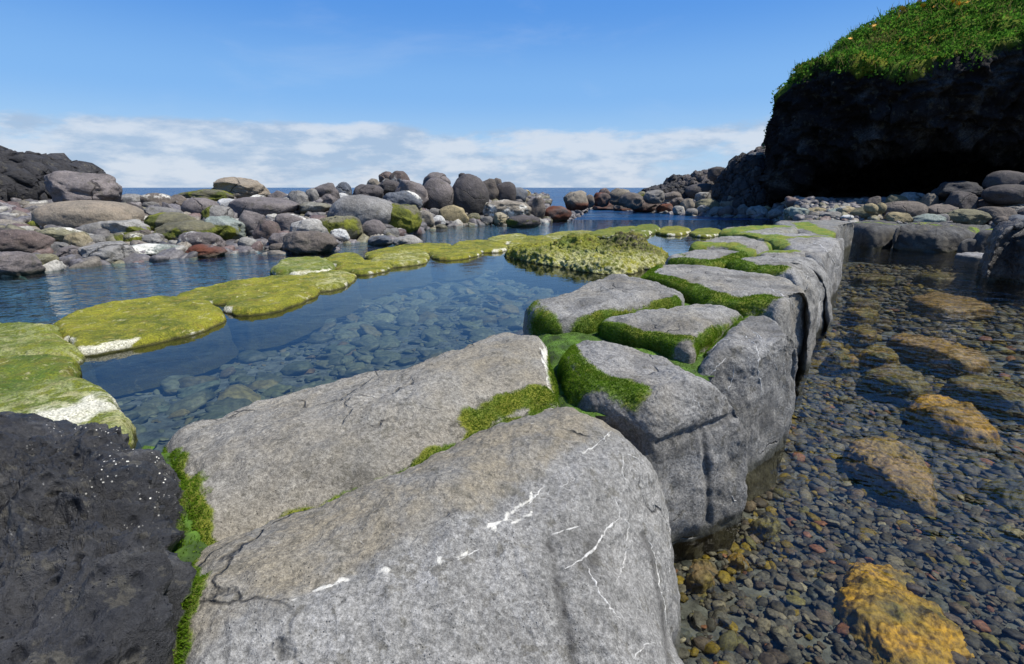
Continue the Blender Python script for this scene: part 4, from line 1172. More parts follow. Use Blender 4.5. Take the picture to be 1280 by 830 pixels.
# --- stones under the cave, behind the causeway and cross wall
for b in [
 (979, 258, 992, 271, 'gn', 'small greenish stone second in the row below the cave', ''),
 (987, 259, 1011, 272, 'gn', 'pale green-grey flaky stone in the row below the cave', 'a'),
 (1008, 259, 1032, 268, 'yl', 'flat yellow stone left of the grey one in the cave row', ''),
 (1010, 265, 1024, 273, 'gy', 'little stone beneath the flat yellow stone', ''),
 (1023, 264, 1048, 275, 'gy', 'low grey stone right of the flat yellow one', ''),
 (1034, 260, 1048, 270, 'gn', 'pointed pale stone behind the low grey stone', 'A'),
 (1045, 257, 1068, 271, 'yl', 'creamy yellow and white boulder brightest in the cave row', 'pw'),
 (1048, 268, 1066, 276, 'wh', 'small white pebble-like stone under the creamy boulder', ''),
 (1064, 257, 1101, 275, 'ol', 'olive brown rock right of the creamy boulder', 'a'),
 (1083, 245, 1100, 260, 'br', 'upright brown stone standing up behind the yellow stones', 'a', 24.5),
 (1095, 253, 1107, 264, 'yl', 'bright ochre stone beside the upright brown stone', '', 23.5),
 (1080, 254, 1096, 264, 'yl', 'ochre stone below the upright brown stone', '', 23),
 (1105, 243, 1132, 258, 'ol', 'dark olive stone behind the largest brown boulder of the cave row', 'a'),
 (1099, 251, 1154, 274, 'br', 'largest brown egg-shaped boulder in the cave row', 'r'),
 (1106, 265, 1136, 279, 'yl', 'yellow and brown mottled stone in front of the largest brown boulder', ''),
 (1124, 240, 1153, 252, 'pl', 'pale flat stone lying behind the largest brown boulder', ''),
 (1149, 241, 1170, 260, 'tn', 'reddish tan stone right of the largest brown boulder', ''),
 (1138, 267, 1179, 281, 'gn', 'long grey-green stone resting on the cross wall', ''),
 (1154, 255, 1193, 274, 'br', 'flat brown boulder above the long grey-green stone', 'a'),
 (1168, 244, 1187, 255, 'gy', 'grey stone behind the dark angular boulder', ''),
 (1168, 267, 1184, 280, 'gy', 'small grey stone right of the long grey-green stone', ''),
 (1182, 238, 1220, 266, 'dk', 'dark angular boulder with one lit edge in the cave row', 'A'),
 (1166, 226, 1219, 246, 'bk', 'cluster-topped black boulder deep in the cave shade', 'a', 27),
 (1180, 261, 1230, 281, 'ol', 'big ribbed olive boulder on the cross wall', 'a'),
 (1217, 249, 1248, 264, 'rd', 'reddish brown boulder left of the pale oval stone', ''),
 (1221, 258, 1262, 280, 'br', 'brown slab-like boulder in front of the reddish brown one', 'a'),
 (1232, 213, 1275, 238, 'dk', 'large dark boulder topping the heap at the right edge', 'r', 26.5),
 (1231, 230, 1284, 252, 'dk', 'wide dark boulder beneath the topmost one at the right edge', 'r', 25),
 (1262, 222, 1300, 246, 'dk', 'dark boulder cut by the right edge beside the topmost one', '', 26),
 (1255, 246, 1282, 259, 'pl', 'smooth pale oval stone by the right edge', 'r'),
 (1247, 257, 1277, 271, 'gy', 'grey stone under the pale oval stone', ''),
 (1256, 268, 1284, 284, 'bl', 'blue-grey stone on the cross wall at the right edge', ''),
 (1272, 256, 1300, 276, 'dk', 'dark stone cut by the right edge under the pale oval one', ''),
 (1240, 270, 1260, 282, 'br', 'small brown stone between the slab-like boulder and the blue-grey stone', ''),
]:
    boulder(*b[:7], **({'Y': b[7]} if len(b) > 7 else {}))

# --- lava outcrops behind the right bank
for b in [
 (800, 234, 872, 262, 'bk', 'low jagged dark outcrop at the seaward tip of the right bank', 'L', 48),
 (822, 224, 902, 262, 'bk', 'dark outcrop stepping up behind the right bank', 'L', 50),
 (845, 218, 925, 262, 'dk', 'brownish outcrop behind the large rounded dark boulder', 'L', 48),
 (900, 197, 985, 262, 'bk', 'rough black lava block left of the cave', 'L', 39),
 (912, 182, 1000, 262, 'dk', 'sloping outcrop with a pale ledge between lava block and cliff', 'L', 46),
 (934, 160, 1010, 262, 'br', 'tall brown crag beside the cliff, mossy near its top', 'LAm', 50),
]:
    boulder(*b[:7], Y=b[7], mat=M_OUT, name='lava_outcrop', group='lava outcrops', sub=6, cat='outcrop')
boulder(884, 208, 905, 224, 'dk', 'dark pyramid-shaped rock sitting on the skyline of the right slope', 'A', Y=46, cat='rock', group='lava outcrops')
boulder(936, 190, 956, 200, 'pl', 'pale ledge rock on the slope left of the cliff', 'p', Y=44.5, cat='rock', group='lava outcrops')
# ------------------------------------------------------------------ the cliff with its cave
KX = np.array([958, 966, 974, 985, 1000, 1020, 1050, 1100, 1150, 1200, 1250, 1300, 1400, 1550, 1750])
SKY = np.array([200, 150, 122, 108, 96, 76, 48, 18, 2, -12, -30, -50, -80, -110, -130])       # skyline
BRW = np.array([206, 170, 140, 122, 112, 104, 98, 102, 100, 82, 66, 50, 40, 30, 20])            # lower rim of the plants
LIP = np.array([240, 232, 225, 215, 205, 196, 190, 178, 172, 170, 172, 175, 180, 180, 180])     # where the cave roof begins
YB = np.array([35, 34, 33.2, 32.4, 31.6, 31, 30, 28.6, 27.4, 26.6, 26, 25.5, 25, 24.5, 24])
YB = YB + 2.5
KX = KX + np.interp(KX, [958, 1050, 1150], [14, 10, 0])
BRW = BRW - np.interp(KX, [960, 1060, 1120, 1200], [24, 20, 12, 4])
cols, NU = [], 190
ux = np.concatenate([np.linspace(972, 1300, 150), np.linspace(1305, 1750, NU - 150)])
for x in ux:
    sk, br, lp, yb = (np.interp(x, KX, a) for a in (SKY, BRW, LIP, YB))
    def pt(py, Y): return PY(x, py, Y)
    a = pt(sk, yb + 5.5); b = pt(br, yb); m = pt(.5 * (br + lp), yb + .15); l = pt(lp, yb + 1.1)
    dv = ray(x, 300)[:2]; dv = dv / np.linalg.norm(dv)
    def back(p, d, z): return np.array([p[0] + dv[0] * d, p[1] + dv[1] * d, z])
    dep = np.interp(x, [958, 975, 1010, 1060], [.5, 3.0, 8, 12])
    ctrl = [back(a, 10, -1.0), back(a, 9, a[2] * .75), back(a, 4, a[2] - .15), a, .5 * (a + b) + np.array([0, 0, .35]), b, m, l, back(l, dep * .45, l[2] - .2), back(l, dep, max(1.6, l[2] * .55)), back(l, dep + .3, .6), back(l, dep + .3, -.5)]
    seg = [6, 10, 8, 26, 26, 26, 26, 16, 12, 12, 6]
    line = []
    for k in range(len(ctrl) - 1):
        for u in np.linspace(0, 1, seg[k], endpoint=False):
            line.append(ctrl[k] * (1 - u) + ctrl[k + 1] * u)
    line.append(ctrl[-1])
    line = np.array(line)
    for _ in range(4):
        line[1:-1] = .5 * line[1:-1] + .25 * (line[:-2] + line[2:])
    cols.append(line)
cols = np.array(cols)
# close the seaward end: fold the first column back behind itself
first = cols[0]
extra = []
for d in (9, 6, 3, 1.2):
    e = first.copy(); e[:, 1] += d; e[:, 0] += d * .62; e[:, 2] = np.minimum(e[:, 2], first[:, 2]); extra.append(e)
cols = np.concatenate([np.array(extra), cols])
nu, nv = cols.shape[:2]
V = cols.reshape(-1, 3)
ii = np.arange(nu * nv).reshape(nu, nv)
q = np.stack([ii[:-1, :-1], ii[:-1, 1:], ii[1:, 1:], ii[1:, :-1]], -1).reshape(-1, 4)
N = vnormals(V, [q])
vi = np.tile(np.arange(nv), nu)
face = sstep(66, 82, vi)
veg = sstep(26, 40, vi) * sstep(80, 74, vi)
d = .30 * fbm(V * .35, 3, 71) + face * (.55 * ridged(V * np.array([.5, .5, .75]), 5, 72) + .22 * ridged(V * 1.7, 4, 73))
V = V + N * d[:, None]
z0 = np.zeros(len(V))
q = q[:, ::-1] if N[(20 * nv) + 60] @ np.array([0, -1, .5]) < 0 else q
put('cliff', mesh_np('cliff', V, [q], M_CLIFF, True, dict(moss=.7 * sstep(18, 30, vi) * sstep(86, 74, vi + 4 * fbm(V * .8, 3, 74)), pale=.35 * face * sstep(.1, .5, fbm(V * .6, 3, 76)), white=z0, dark=z0, warm=z0, rust=z0)),
    label='dark overhanging lava cliff with a deep black cave and a green plant-covered top', cat='cliff', kind='structure')
# plants over the top: leaves in clumps
Nn = vnormals(V, [q])
if Nn[(20 * nv) + 45][2] < 0: Nn = -Nn
a, b, c, dd = (V[q[:, k]] for k in range(4))
ar = np.linalg.norm(np.cross(c - a, dd - b), axis=1) * .5
fv = (sstep(12, 22, vi) * sstep(83, 72, vi + 7 * fbm(V * .7, 3, 75)))[q].mean(1)
patch = sstep(-.75, -.25, fbm(a * .45, 3, 79))
visible = (a[:, 0] < 36)
w = ar * fv * visible * (.25 + .75 * patch)
n = 52000
ix = rng.choice(len(q), n, p=w / w.sum())
u, v = rng.random(n)[:, None], rng.random(n)[:, None]
p = (a[ix] * (1 - u) + b[ix] * u) * (1 - v) + (dd[ix] * (1 - u) + c[ix] * u) * v
cl = fbm(p * 1.3, 3, 77)[:, None]
nr = Nn[q[ix, 0]]
p = p + nr * (.05 + .38 * np.clip(cl + .35, 0, 1) * rng.random((n, 1)) ** .6)
dr = nr * .5 + rng.normal(size=(n, 3)) * .8 + np.array([0, -.1, .25]); dr /= np.linalg.norm(dr, axis=1)[:, None]
sd = np.cross(dr, rng.normal(size=(n, 3))); sd /= np.linalg.norm(sd, axis=1)[:, None]
L = (.07 + .13 * rng.random((n, 1)))
T = np.stack([p - dr * L * .5, p + sd * L * .33, p + dr * L * .6, p - sd * L * .33], 1).reshape(-1, 3)
cr = rng.random((n, 1))
co = (np.array([.025, .08, .010]) * (1 - cr) + np.array([.095, .215, .025]) * cr) * (.7 + .7 * np.clip(.5 + cl, 0, 1))
dry = (sstep(.25, .6, fbm(p * .8, 3, 78))[:, None] > .5) & (rng.random((n, 1)) < .6)
co = np.where(dry, np.array([.13, .13, .04]), co)
# grass shoots and dry stalks sticking out along the skyline and the brow
ms = np.flatnonzero(rng.random(n) < .05)
m_ = len(ms)
bp = p[ms]; up = np.array([0, 0, 1.0]) + rng.normal(size=(m_, 3)) * .4 - nr[ms] * -.3
up /= np.linalg.norm(up, axis=1)[:, None]
bl = (.18 + .42 * rng.random((m_, 1)) ** 1.6)
bs = np.cross(up, rng.normal(size=(m_, 3))); bs /= np.linalg.norm(bs, axis=1)[:, None]
T2 = np.stack([bp - bs * .02, bp + bs * .02, bp + up * bl + bs * .006, bp + up * bl - bs * .006], 1).reshape(-1, 3)
c2 = np.where(rng.random((m_, 1)) < .45, np.array([.16, .14, .055]), np.array([.06, .12, .02]))
T = np.concatenate([T, T2]); co = np.concatenate([co, c2]); n = n + m_
put('vegetation', mesh_np('vegetation', T, [np.arange(4 * n).reshape(-1, 4)], M_LEAF, False, {'col': np.repeat(co, 4, 0)}), label='dense green creeping plants covering the top of the cliff', cat='vegetation', kind='stuff')
# orange-yellow flowers
def flower_mesh():
    Vf, Ff = [], []
    for k in range(7):
        an = k * 2 * math.pi / 7
        dx, dy = math.cos(an), math.sin(an)
        i0 = len(Vf)
        Vf += [(0, 0, 0), (dx * .6 - dy * .25, dy * .6 + dx * .25, .25), (dx * 1.0, dy * 1.0, .3), (dx * .6 + dy * .25, dy * .6 - dx * .25, .25)]
        Ff.append((i0, i0 + 1, i0 + 2, i0 + 3))
    return np.array(Vf) * .19, np.array(Ff)
fV, fF = flower_mesh()
mf, t = newmat('petal')
pr = t.n('ShaderNodeBsdfPrincipled'); tcf = t.n('ShaderNodeTexCoord')
t.set(pr.inputs['Base Color'], t.mix(t.noise(tcf.outputs['Object'], 12, 3), (.75, .25, .01, 1), (.85, .5, .03, 1))); pr.inputs['Roughness'].default_value = .6
t.out(pr.outputs[0])
fme = mesh_np('wildflower', fV, [fF], mf, False)
sVs = np.array([(-.012, 0, -.3), (.012, 0, -.3), (.012, 0, 0), (-.012, 0, 0), (0, -.012, -.3), (0, .012, -.3), (0, .012, 0), (0, -.012, 0)])
sme = mesh_np('stem', sVs, [np.array([(0, 1, 2, 3), (4, 5, 6, 7)])], M_LEAF, False, {'col': np.full((8, 3), .06)})
VB = BVHTree.FromPolygons([tuple(x) for x in V], [tuple(int(i) for i in f) for f in q])
for fx, fy in ((1124, 16), (1147, 6), (1150, 13), (1166, 13), (1190, 6), (1193, 11), (1199, 12), (1090, 38), (1060, 54), (1120, 28), (1121, 58), (1168, 47), (1161, 53), (1250, 2), (1208, 8), (1089, 42)):
    h = VB.ray_cast(Vector(CAM), Vector(ray(fx, fy + 5)).normalized())
    if h[0] is None: h = VB.ray_cast(Vector(CAM), Vector(ray(fx, fy + 12)).normalized())
    if h[0] is None: continue
    o = put('wildflower', fme, (h[0].x, h[0].y - .1, h[0].z + .42), 'small orange-yellow flower among the green plants on the cliff', 'flower', 'orange-yellow flowers on the cliff top')
    o.rotation_euler = (R(random.uniform(30, 60)), R(random.uniform(-30, 30)), random.uniform(0, 6))
    o.scale = (random.uniform(.7, 1.1),) * 3
    s_ = put('stem', sme, parent=o)
# ------------------------------------------------------------------ bed, banks, pebbles
cw = np.array(DATA[S1.name][4])
spine = np.array([P(*k)[:2] for k in ((530, 700, .9), (690, 470, .9), (850, 400, .9), (960, 325, .9), (1020, 280, .9))])
reef_line = np.array([[-6, 2.5]] + [P(*k)[:2] for k in ((40, 470, 0), (180, 410, 0), (330, 368, 0), (430, 340, 0), (540, 320, 0), (640, 305, 0), (760, 292, 0), (890, 290, 0))])
def side(xy, line):
    """signed: >0 to the right of the line"""
    best = np.full(len(xy), 1e9); sg = np.zeros(len(xy))
    for a, b in zip(line[:-1], line[1:]):
        ab = b - a
        u = np.clip(((xy - a) @ ab) / (ab @ ab), 0, 1)
        df = xy - a - u[:, None] * ab
        d = np.linalg.norm(df, axis=1)
        s = np.sign(ab[1] * df[:, 0] - ab[0] * df[:, 1])
        m = d < best
        best[m] = d[m]; sg[m] = s[m]
    return best * sg
def bank_start(xy):
    """Y of the waterline of the boulder banks seen in this direction"""
    a = xy[:, 0] / np.maximum(xy[:, 1], .1)
    k = np.linspace(-200, 1500, 200)
    aa = (k - 640) / F
    yy = np.array([P(x, np.interp(x, WLX, WLY), 0 if x < 980 else .35)[1] for x in k])
    xx = np.array([P(x, np.interp(x, WLX, WLY), 0 if x < 980 else .35)[0] for x in k])
    return np.interp(a, xx / yy, yy), np.interp(a * F + 640, SLX, SLV), a * F + 640
def bed_z(xy):
    s = side(xy, spine); r = side(xy, reef_line)
    Yw, sl, px = bank_start(xy)
    z = np.full(len(xy), -1.1)
    # left inner pool
    inner = (s < 0) & (r > 0)
    z = np.where(inner, -.42 - .25 * sstep(3, 8, xy[:, 1]), z)
    right = s >= 0
    zr = -.10 - .40 * sstep(1.0, 6.0, xy[:, 1])
    z = np.where(right, zr, z)
    bank = np.where(px < 980, -1.0 + sl * 0, 0) 
    d = xy[:, 1] - Yw
    zb = np.where(px < 980, np.maximum(d * sl - .05, -1.4), .35 + d * sl)
    top = np.where(px < 690, 1.25, np.interp(px, [700, 820, 900, 960, 961], [.5, .8, 2.0, 2.4, 1.3]))
    zb = np.minimum(zb, top)
    # behind the bank the ground falls into the sea
    fall = np.where(px < 690, sstep(13, 20, d), np.where(px < 745, sstep(2, 6, d), sstep(24, 32, d)))
    gap = (px > 686) & (px < 700)
    zb = np.where(gap, -1.2, zb)
    use = (d > -1.5) & ((px < 980) | (d > 0))
    z = np.where(use, np.maximum(z, zb), z)
    z = z + (-3 - z) * np.where(d > 0, fall, 0)
    return z
def grid(x0, x1, y0, y1, st):
    gx, gy = np.arange(x0, x1, st), np.arange(y0, y1, st)
    X, Y = np.meshgrid(gx, gy)
    i = np.arange(X.size).reshape(X.shape)
    return np.column_stack([X.ravel(), Y.ravel()]), np.stack([i[:-1, :-1], i[:-1, 1:], i[1:, 1:], i[1:, :-1]], -1).reshape(-1, 4)
xy, q = grid(-45, 60, -6, 90, .3)
z = bed_z(xy)
V = np.column_stack([xy, z])
V[:, 2] += .10 * fbm(V * .9, 3, 81) * sstep(12, 20, xy[:, 1]) + .02 * fbm(V * 3, 3, 82)
cn_ = np.clip(.5 + .5 * fbm(V * 1.2, 4, 83), 0, 1)[:, None]
colr = np.array([.04, .045, .045]) * (1 - cn_) + np.array([.10, .105, .10]) * cn_
inn = (side(xy, spine) < 0) & (side(xy, reef_line) > -.2)
colr = np.where(inn[:, None], colr * 1.1 + np.array([.015, .02, .018]), colr)
put('seabed', mesh_np('seabed', V, [q], M_BED, True, {'col': colr}), label='dark stony bed under the pools and boulder banks', cat='seabed', kind='structure')

def scatter(name, pos, rad, colr, flat, mat, label, sub, seed, kind='stuff', cat='pebbles', lump=.25):
    g = np.random.default_rng(seed)
    D, Fc = ICO[sub]
    n = len(pos); nvv = len(D)
    protos = []
    for k in range(10):
        Vp, _ = boulder_shape(seed * 31 + k, sub, 1.0 if k % 3 else .4, lump)
        protos.append(Vp / np.abs(Vp).max())
    protos = np.array(protos)
    pk = g.integers(0, 10, n)
    S = np.column_stack([rad * g.uniform(.75, 1.2, n), rad * g.uniform(.75, 1.2, n), rad * flat * g.uniform(.75, 1.25, n)])
    a = g.uniform(0, 6.28, n); tx = g.normal(0, .22, n); ty = g.normal(0, .22, n)
    Vs = protos[pk] * S[:, None, :]
    x = Vs[..., 0] * np.cos(a)[:, None] - Vs[..., 1] * np.sin(a)[:, None]
    y = Vs[..., 0] * np.sin(a)[:, None] + Vs[..., 1] * np.cos(a)[:, None]
    zz = Vs[..., 2] + x * tx[:, None] + y * ty[:, None]
    Vs = np.stack([x, y, zz], -1) + pos[:, None, :]
    Fs = (Fc[None] + (np.arange(n) * nvv)[:, None, None]).reshape(-1, 3)
    put(name, mesh_np(name, Vs.reshape(-1, 3), [Fs], mat, True, {'col': np.repeat(colr, nvv, 0)}), label=label, cat=cat, kind=kind)

def pebble_cols(n, g, mul=1.0):
    pal = np.array([[.075, .075, .08], [.055, .054, .056], [.105, .10, .10], [.085, .07, .07], [.14, .13, .12], [.06, .07, .08], [.105, .082, .068], [.11, .105, .05], [.2, .19, .17], [.16, .075, .05]])
    pr = np.array([.24, .2, .15, .12, .07, .08, .04, .05, .03, .02])
    return pal[g.choice(10, n, p=pr / pr.sum())] * g.uniform(.55, 1.45, (n, 1)) * mul * np.array([1.0, .97, .9])
def right_pts(n, x0, x1, y0, y1, g):
    p = np.column_stack([g.uniform(x0, x1, n), g.uniform(y0, y1, n)])
    s = side(p, spine)
    px = p[:, 0] / np.maximum(p[:, 1], .1) * F + 640
    Yx = P(1100, 310, 0)[1]
    return p[(s > .35) & (p[:, 1] < Yx + 1)]
g = np.random.default_rng(11)
# nearest pebbles, modelled finest
for nm, (x0, x1, y0, y1), n, r0, r1, sub in (('a', (.2, 5.6, .7, 3.4), 8800, .016, .055, 3), ('b', (.5, 9.5, 3.4, 6.5), 9800, .03, .075, 2), ('c', (1.5, 18, 6.5, 17), 9800, .05, .13, 2)):
    p = right_pts(n, x0, x1, y0, y1, g)
    r = np.exp(math.log(r0) + math.log(r1 / r0) * g.random(len(p)) ** 1.5)
    zb = bed_z(p)
    pos = np.column_stack([p, zb + r * .15 + g.uniform(0, .02, len(p))])
    cc = pebble_cols(len(p), g)
    near_wall = np.clip(1.2 - np.abs(side(p, spine)) / 1.2, 0, 1)
    ye = g.random(len(p)) < (.05 + .22 * near_wall * (r > r0 * 1.6) + .12 * (p[:, 1] > 6))
    cc[ye] = np.array([.17, .125, .018]) * g.uniform(.6, 1.3, (ye.sum(), 1))
    scatter('pebbles', pos, r, cc * np.array([.74, .74, .66]), .5, M_PEB, 'dark grey pebbles and gravel on the bottom of the clear right-hand pool', sub, 100 + ord(nm))
# cobbles of the left pool
p = np.column_stack([g.uniform(-7, 7, 9000), g.uniform(1.5, 17, 9000)])
k = (side(p, spine) < -.45) & (side(p, reef_line) > .30 + .7 * g.random(len(p)))
p = p[k]
r = np.exp(math.log(.035) + math.log(.30 / .035) * g.random(len(p)) ** 2.4)
pos = np.column_stack([p, bed_z(p) + r * .12])
cc = pebble_cols(len(p), g, .85) * .9 + np.array([.08, .085, .06])
scatter('cobbles', pos, r, (cc * np.array([.52, .56, .44]) + np.array([.014, .016, .011])) * g.uniform(.7, 1.4, (len(cc), 1)) * np.where(g.random((len(cc), 1)) < .15, np.array([[1.25, 1.0, .7]]), 1.0), .38, M_COB, 'rounded dull green-grey cobbles on the bottom of the left pool', 3, 300, cat='cobbles')
# rubble between the boulders of the banks
p = np.column_stack([g.uniform(-26, 26, 26000), g.uniform(12, 62, 26000)])
Yw, sl, px = bank_start(p)
d = p[:, 1] - Yw
k = (d > -.6) & (d < np.where(px < 690, 13, np.where(px < 745, 2, np.where(px < 960, 14, 7)))) & (px > -80) & (px < 1330) & ~((px > 684) & (px < 703)) & ((px < 980) | (d > .3))
p, d, px = p[k], d[k], px[k]
r = np.exp(g.uniform(math.log(.12), math.log(.42), len(p))) * np.where(px > 985, .75, 1)
pos = np.column_stack([p, bed_z(p) + r * .1])
cc = np.array([[.13, .12, .12], [.09, .085, .085], [.17, .15, .12], [.14, .13, .085], [.25, .24, .21], [.12, .085, .075]])[g.choice(6, len(p), p=[.3, .22, .16, .14, .1, .08])] * g.uniform(.7, 1.2, (len(p), 1))
scatter('rubble', pos, r, cc, .7, M_COB, 'small stones and rubble filling the gaps between the bank boulders', 3, 400, cat='rubble')

# ------------------------------------------------------------------ weed-coated rocks on the bottom of the right pool
YEL, TAN, OLV = np.array([.34, .19, .010]), np.array([.20, .135, .07]), np.array([.10, .09, .02])
def sunk(pts, zt, c1, c2, label, N=140, M=36, rb=.1, tilt=None):
    zt = zt - (.04 if pts[0][1] < 520 else 0)
    c1 = c1 * np.array([.62, .66, .6]) if pts[0][1] < 520 else c1
    rb = rb * 1.5
    sd = 500 + len(bpy.data.objects)
    o = block('sunken_rock', pts, zt, M_SUB, rb=rb, zbot=zt - .34, zproj=zt - .1, N=N, M=M, K=14, seed=sd, amp=(.05, .022, .010), moss=False, cat='rock', under=-.05, zf=lambda q_, c_=np.mean([P(a[0], a[1], zt)[:2] for a in pts], 0), r_=.5 * np.ptp([P(a[0], a[1], zt)[0] for a in pts]): -.06 * np.clip(((q_ - c_) ** 2).sum(1) / (r_ * r_), 0, 1.5),
              group='weed-coated rocks under water', label=label)
    V, q, t, _, _ = DATA[o.name]
    n = fbm(V * np.array([2.2, 4, 4]) + sd, 4, 91); n2 = fbm(V * 14, 3, 92)
    k = np.clip(.5 + .9 * n, 0, 1)[:, None]
    col = c1 * k + c2 * (1 - k)
    col = np.where(n2[:, None] > .46, col * .5, col)
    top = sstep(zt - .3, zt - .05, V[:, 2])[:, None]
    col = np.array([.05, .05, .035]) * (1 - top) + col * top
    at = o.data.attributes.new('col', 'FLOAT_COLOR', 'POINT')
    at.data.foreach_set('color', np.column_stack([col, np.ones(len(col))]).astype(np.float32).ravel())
    return o
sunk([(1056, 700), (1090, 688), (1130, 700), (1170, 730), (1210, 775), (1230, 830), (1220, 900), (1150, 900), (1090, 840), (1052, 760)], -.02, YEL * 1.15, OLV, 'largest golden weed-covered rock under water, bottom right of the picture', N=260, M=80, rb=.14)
sunk([(1062, 560), (1090, 544), (1130, 552), (1166, 580), (1170, 632), (1140, 626), (1095, 600)], -.06, TAN, np.array([.17, .12, .03]), 'tan flat-topped sunken rock with a dark undercut, above the largest golden rock', N=200, M=60, rb=.06)
sunk([(1138, 500), (1170, 492), (1215, 505), (1252, 535), (1240, 548), (1190, 535), (1150, 520)], -.1, TAN, YEL, 'tan and yellow sunken rock right of centre in the clear pool', rb=.08)
sunk([(1080, 468), (1100, 455), (1140, 460), (1168, 480), (1150, 492), (1110, 484)], -.12, TAN * .9, OLV, 'sunken rock with a brown top, left of the tan and yellow one', rb=.08)
sunk([(1112, 418), (1150, 418), (1210, 432), (1242, 450), (1210, 458), (1150, 440)], -.1, YEL, TAN, 'long orange-brown sunken rock in mid pool', rb=.08)
sunk([(1138, 372), (1170, 366), (1215, 372), (1244, 386), (1200, 392), (1160, 386)], -.14, YEL * .8, TAN, 'wide ochre sunken rock nearer the cross wall', rb=.08)
sunk([(1186, 472), (1230, 468), (1290, 488), (1320, 510), (1270, 508), (1220, 490)], -.1, TAN, OLV, 'long olive-edged sunken rock at the right edge of the pool', rb=.08)
sunk([(1064, 410), (1080, 404), (1094, 412), (1090, 424), (1072, 422)], -.15, YEL * .8, OLV, 'small ochre sunken rock close to the causeway middle', rb=.06)
sunk([(1056, 388), (1075, 383), (1098, 390), (1090, 399), (1066, 398)], -.15, YEL * .75, OLV, 'small ochre sunken rock second along the causeway foot', rb=.06)
sunk([(1058, 376), (1078, 371), (1100, 377), (1090, 385), (1068, 384)], -.15, TAN * .7, OLV, 'brownish sunken rock farthest along the causeway foot', rb=.06)
sunk([(1072, 440), (1095, 433), (1122, 442), (1112, 454), (1086, 450)], -.14, YEL * .9, OLV, 'yellow sunken rock left of the long orange-brown one', rb=.06)
sunk([(1034, 442), (1052, 435), (1072, 442), (1062, 452), (1042, 451)], -.14, OLV * 1.2, YEL * .6, 'olive sunken stone beside the white-veined boulder', rb=.06)
sunk([(856, 712), (868, 698), (888, 698), (897, 718), (886, 742), (864, 738)], -.06, OLV * 1.3, TAN * .7, 'olive brown stone lying against the foot of the huge boulder', rb=.05)
sunk([(906, 700), (918, 687), (934, 690), (936, 706), (922, 714)], -.07, OLV * 1.2, YEL * .5, 'small olive stone right of the one at the huge boulder foot', rb=.04)
sunk([(1222, 600), (1260, 590), (1310, 610), (1310, 660), (1250, 640)], -.16, OLV * .5, np.array([.03, .03, .022]), 'dark sunken rock cut by the right edge', rb=.08)
sunk([(1146, 345), (1180, 341), (1230, 346), (1216, 353), (1170, 352)], -.15, TAN * .8, OLV, 'flat brown sunken rock just before the cross wall', rb=.08)
sunk([(1066, 345), (1090, 342), (1118, 346), (1105, 352), (1078, 352)], -.15, TAN * .8, OLV, 'flat tan sunken rock near the causeway end', rb=.08)
sunk([(940, 652), (955, 645), (976, 652), (972, 670), (950, 670)], -.08, np.array([.16, .14, .08]), OLV * .8, 'pale greenish sunken stone beside the foot of the third boulder', rb=.04)
sunk([(1014, 712), (1030, 704), (1046, 712), (1040, 724), (1022, 724)], -.09, YEL * .8, OLV, 'little bright yellow stone left of the largest golden rock', rb=.03)

# ------------------------------------------------------------------ water
xy, q = grid(-60, 70, -8, 34, .4)
s = side(xy, spine); r = side(xy, reef_line)
inner = sstep(.2, -.6, s) * sstep(-.3, .3, r)
right = sstep(-.2, .3, s)
rip = .95 * (1 - inner) * (1 - right) + .05 * inner + right * (.46 + .34 * sstep(2.5, 8, xy[:, 1]) - .12 * sstep(2.6, 1.4, xy[:, 1]))
tint = np.array([.66, .71, .66]) * inner[:, None] + np.array([.86, .86, .78]) * right[:, None] + np.array([.45, .72, .86]) * np.clip(1 - inner - right, 0, 1)[:, None]
put('water', mesh_np('water', np.column_stack([xy, np.zeros(len(xy))]), [q], M_WATER, True, {'ripple': rip, 'tint': tint}), label='clear calm water of the rock pools', cat='water', kind='structure')
Vs = np.array([[-30000, 33.6, 0], [30000, 33.6, 0], [30000, 40000, 0], [-30000, 40000, 0]], float)
put('sea', mesh_np('sea', Vs, [np.array([[0, 1, 2, 3]])], M_SEA, False), (0, 0, -.004), label='deep blue sea reaching to the horizon', cat='sea', kind='structure')
Vd = np.array([[-30000, -6000, -6], [30000, -6000, -6], [30000, 40000, -6], [-30000, 40000, -6]], float)
put('seafloor', mesh_np('seafloor', Vd, [np.array([[0, 1, 2, 3]])], M_BED, False, {'col': np.full((4, 3), .03)}), label='dark sea floor under everything', cat='sea floor', kind='structure')
# ------------------------------------------------------------------ light and sky
SUN_EL, SUN_AZ = 60.0, 102.0           # azimuth to the right of straight ahead
sl_ = bpy.data.lights.new('sun', 'SUN'); sl_.energy = 4.8; sl_.angle = R(.53); sl_.color = (1, .955, .88)
so = bpy.data.objects.new('sun', sl_); COL.objects.link(so)
dv = Vector((math.sin(R(SUN_AZ)) * math.cos(R(SUN_EL)), math.cos(R(SUN_AZ)) * math.cos(R(SUN_EL)), math.sin(R(SUN_EL))))
so.rotation_euler = dv.to_track_quat('Z', 'Y').to_euler(); so.location = dv * 60
wd = bpy.data.worlds.new('World'); SC.world = wd; wd.use_nodes = True
t = NT(wd)
sky = t.n('ShaderNodeTexSky', sky_type='NISHITA')
sky.sun_disc = False; sky.sun_elevation = R(SUN_EL); sky.sun_rotation = R(SUN_AZ)
sky.air_density = 1.0; sky.dust_density = .3; sky.ozone_density = 2.5
tc = t.n('ShaderNodeTexCoord')
sep = t.n('ShaderNodeSeparateXYZ'); t.set(sep.inputs[0], tc.outputs['Generated'])
el = sep.outputs['Z']
mp = t.n('ShaderNodeMapping'); t.set(mp.inputs[0], tc.outputs['Generated']); mp.inputs['Scale'].default_value = (1, 1, 3.3)
mp.inputs['Location'].default_value = (3.1, 1.7, .4)
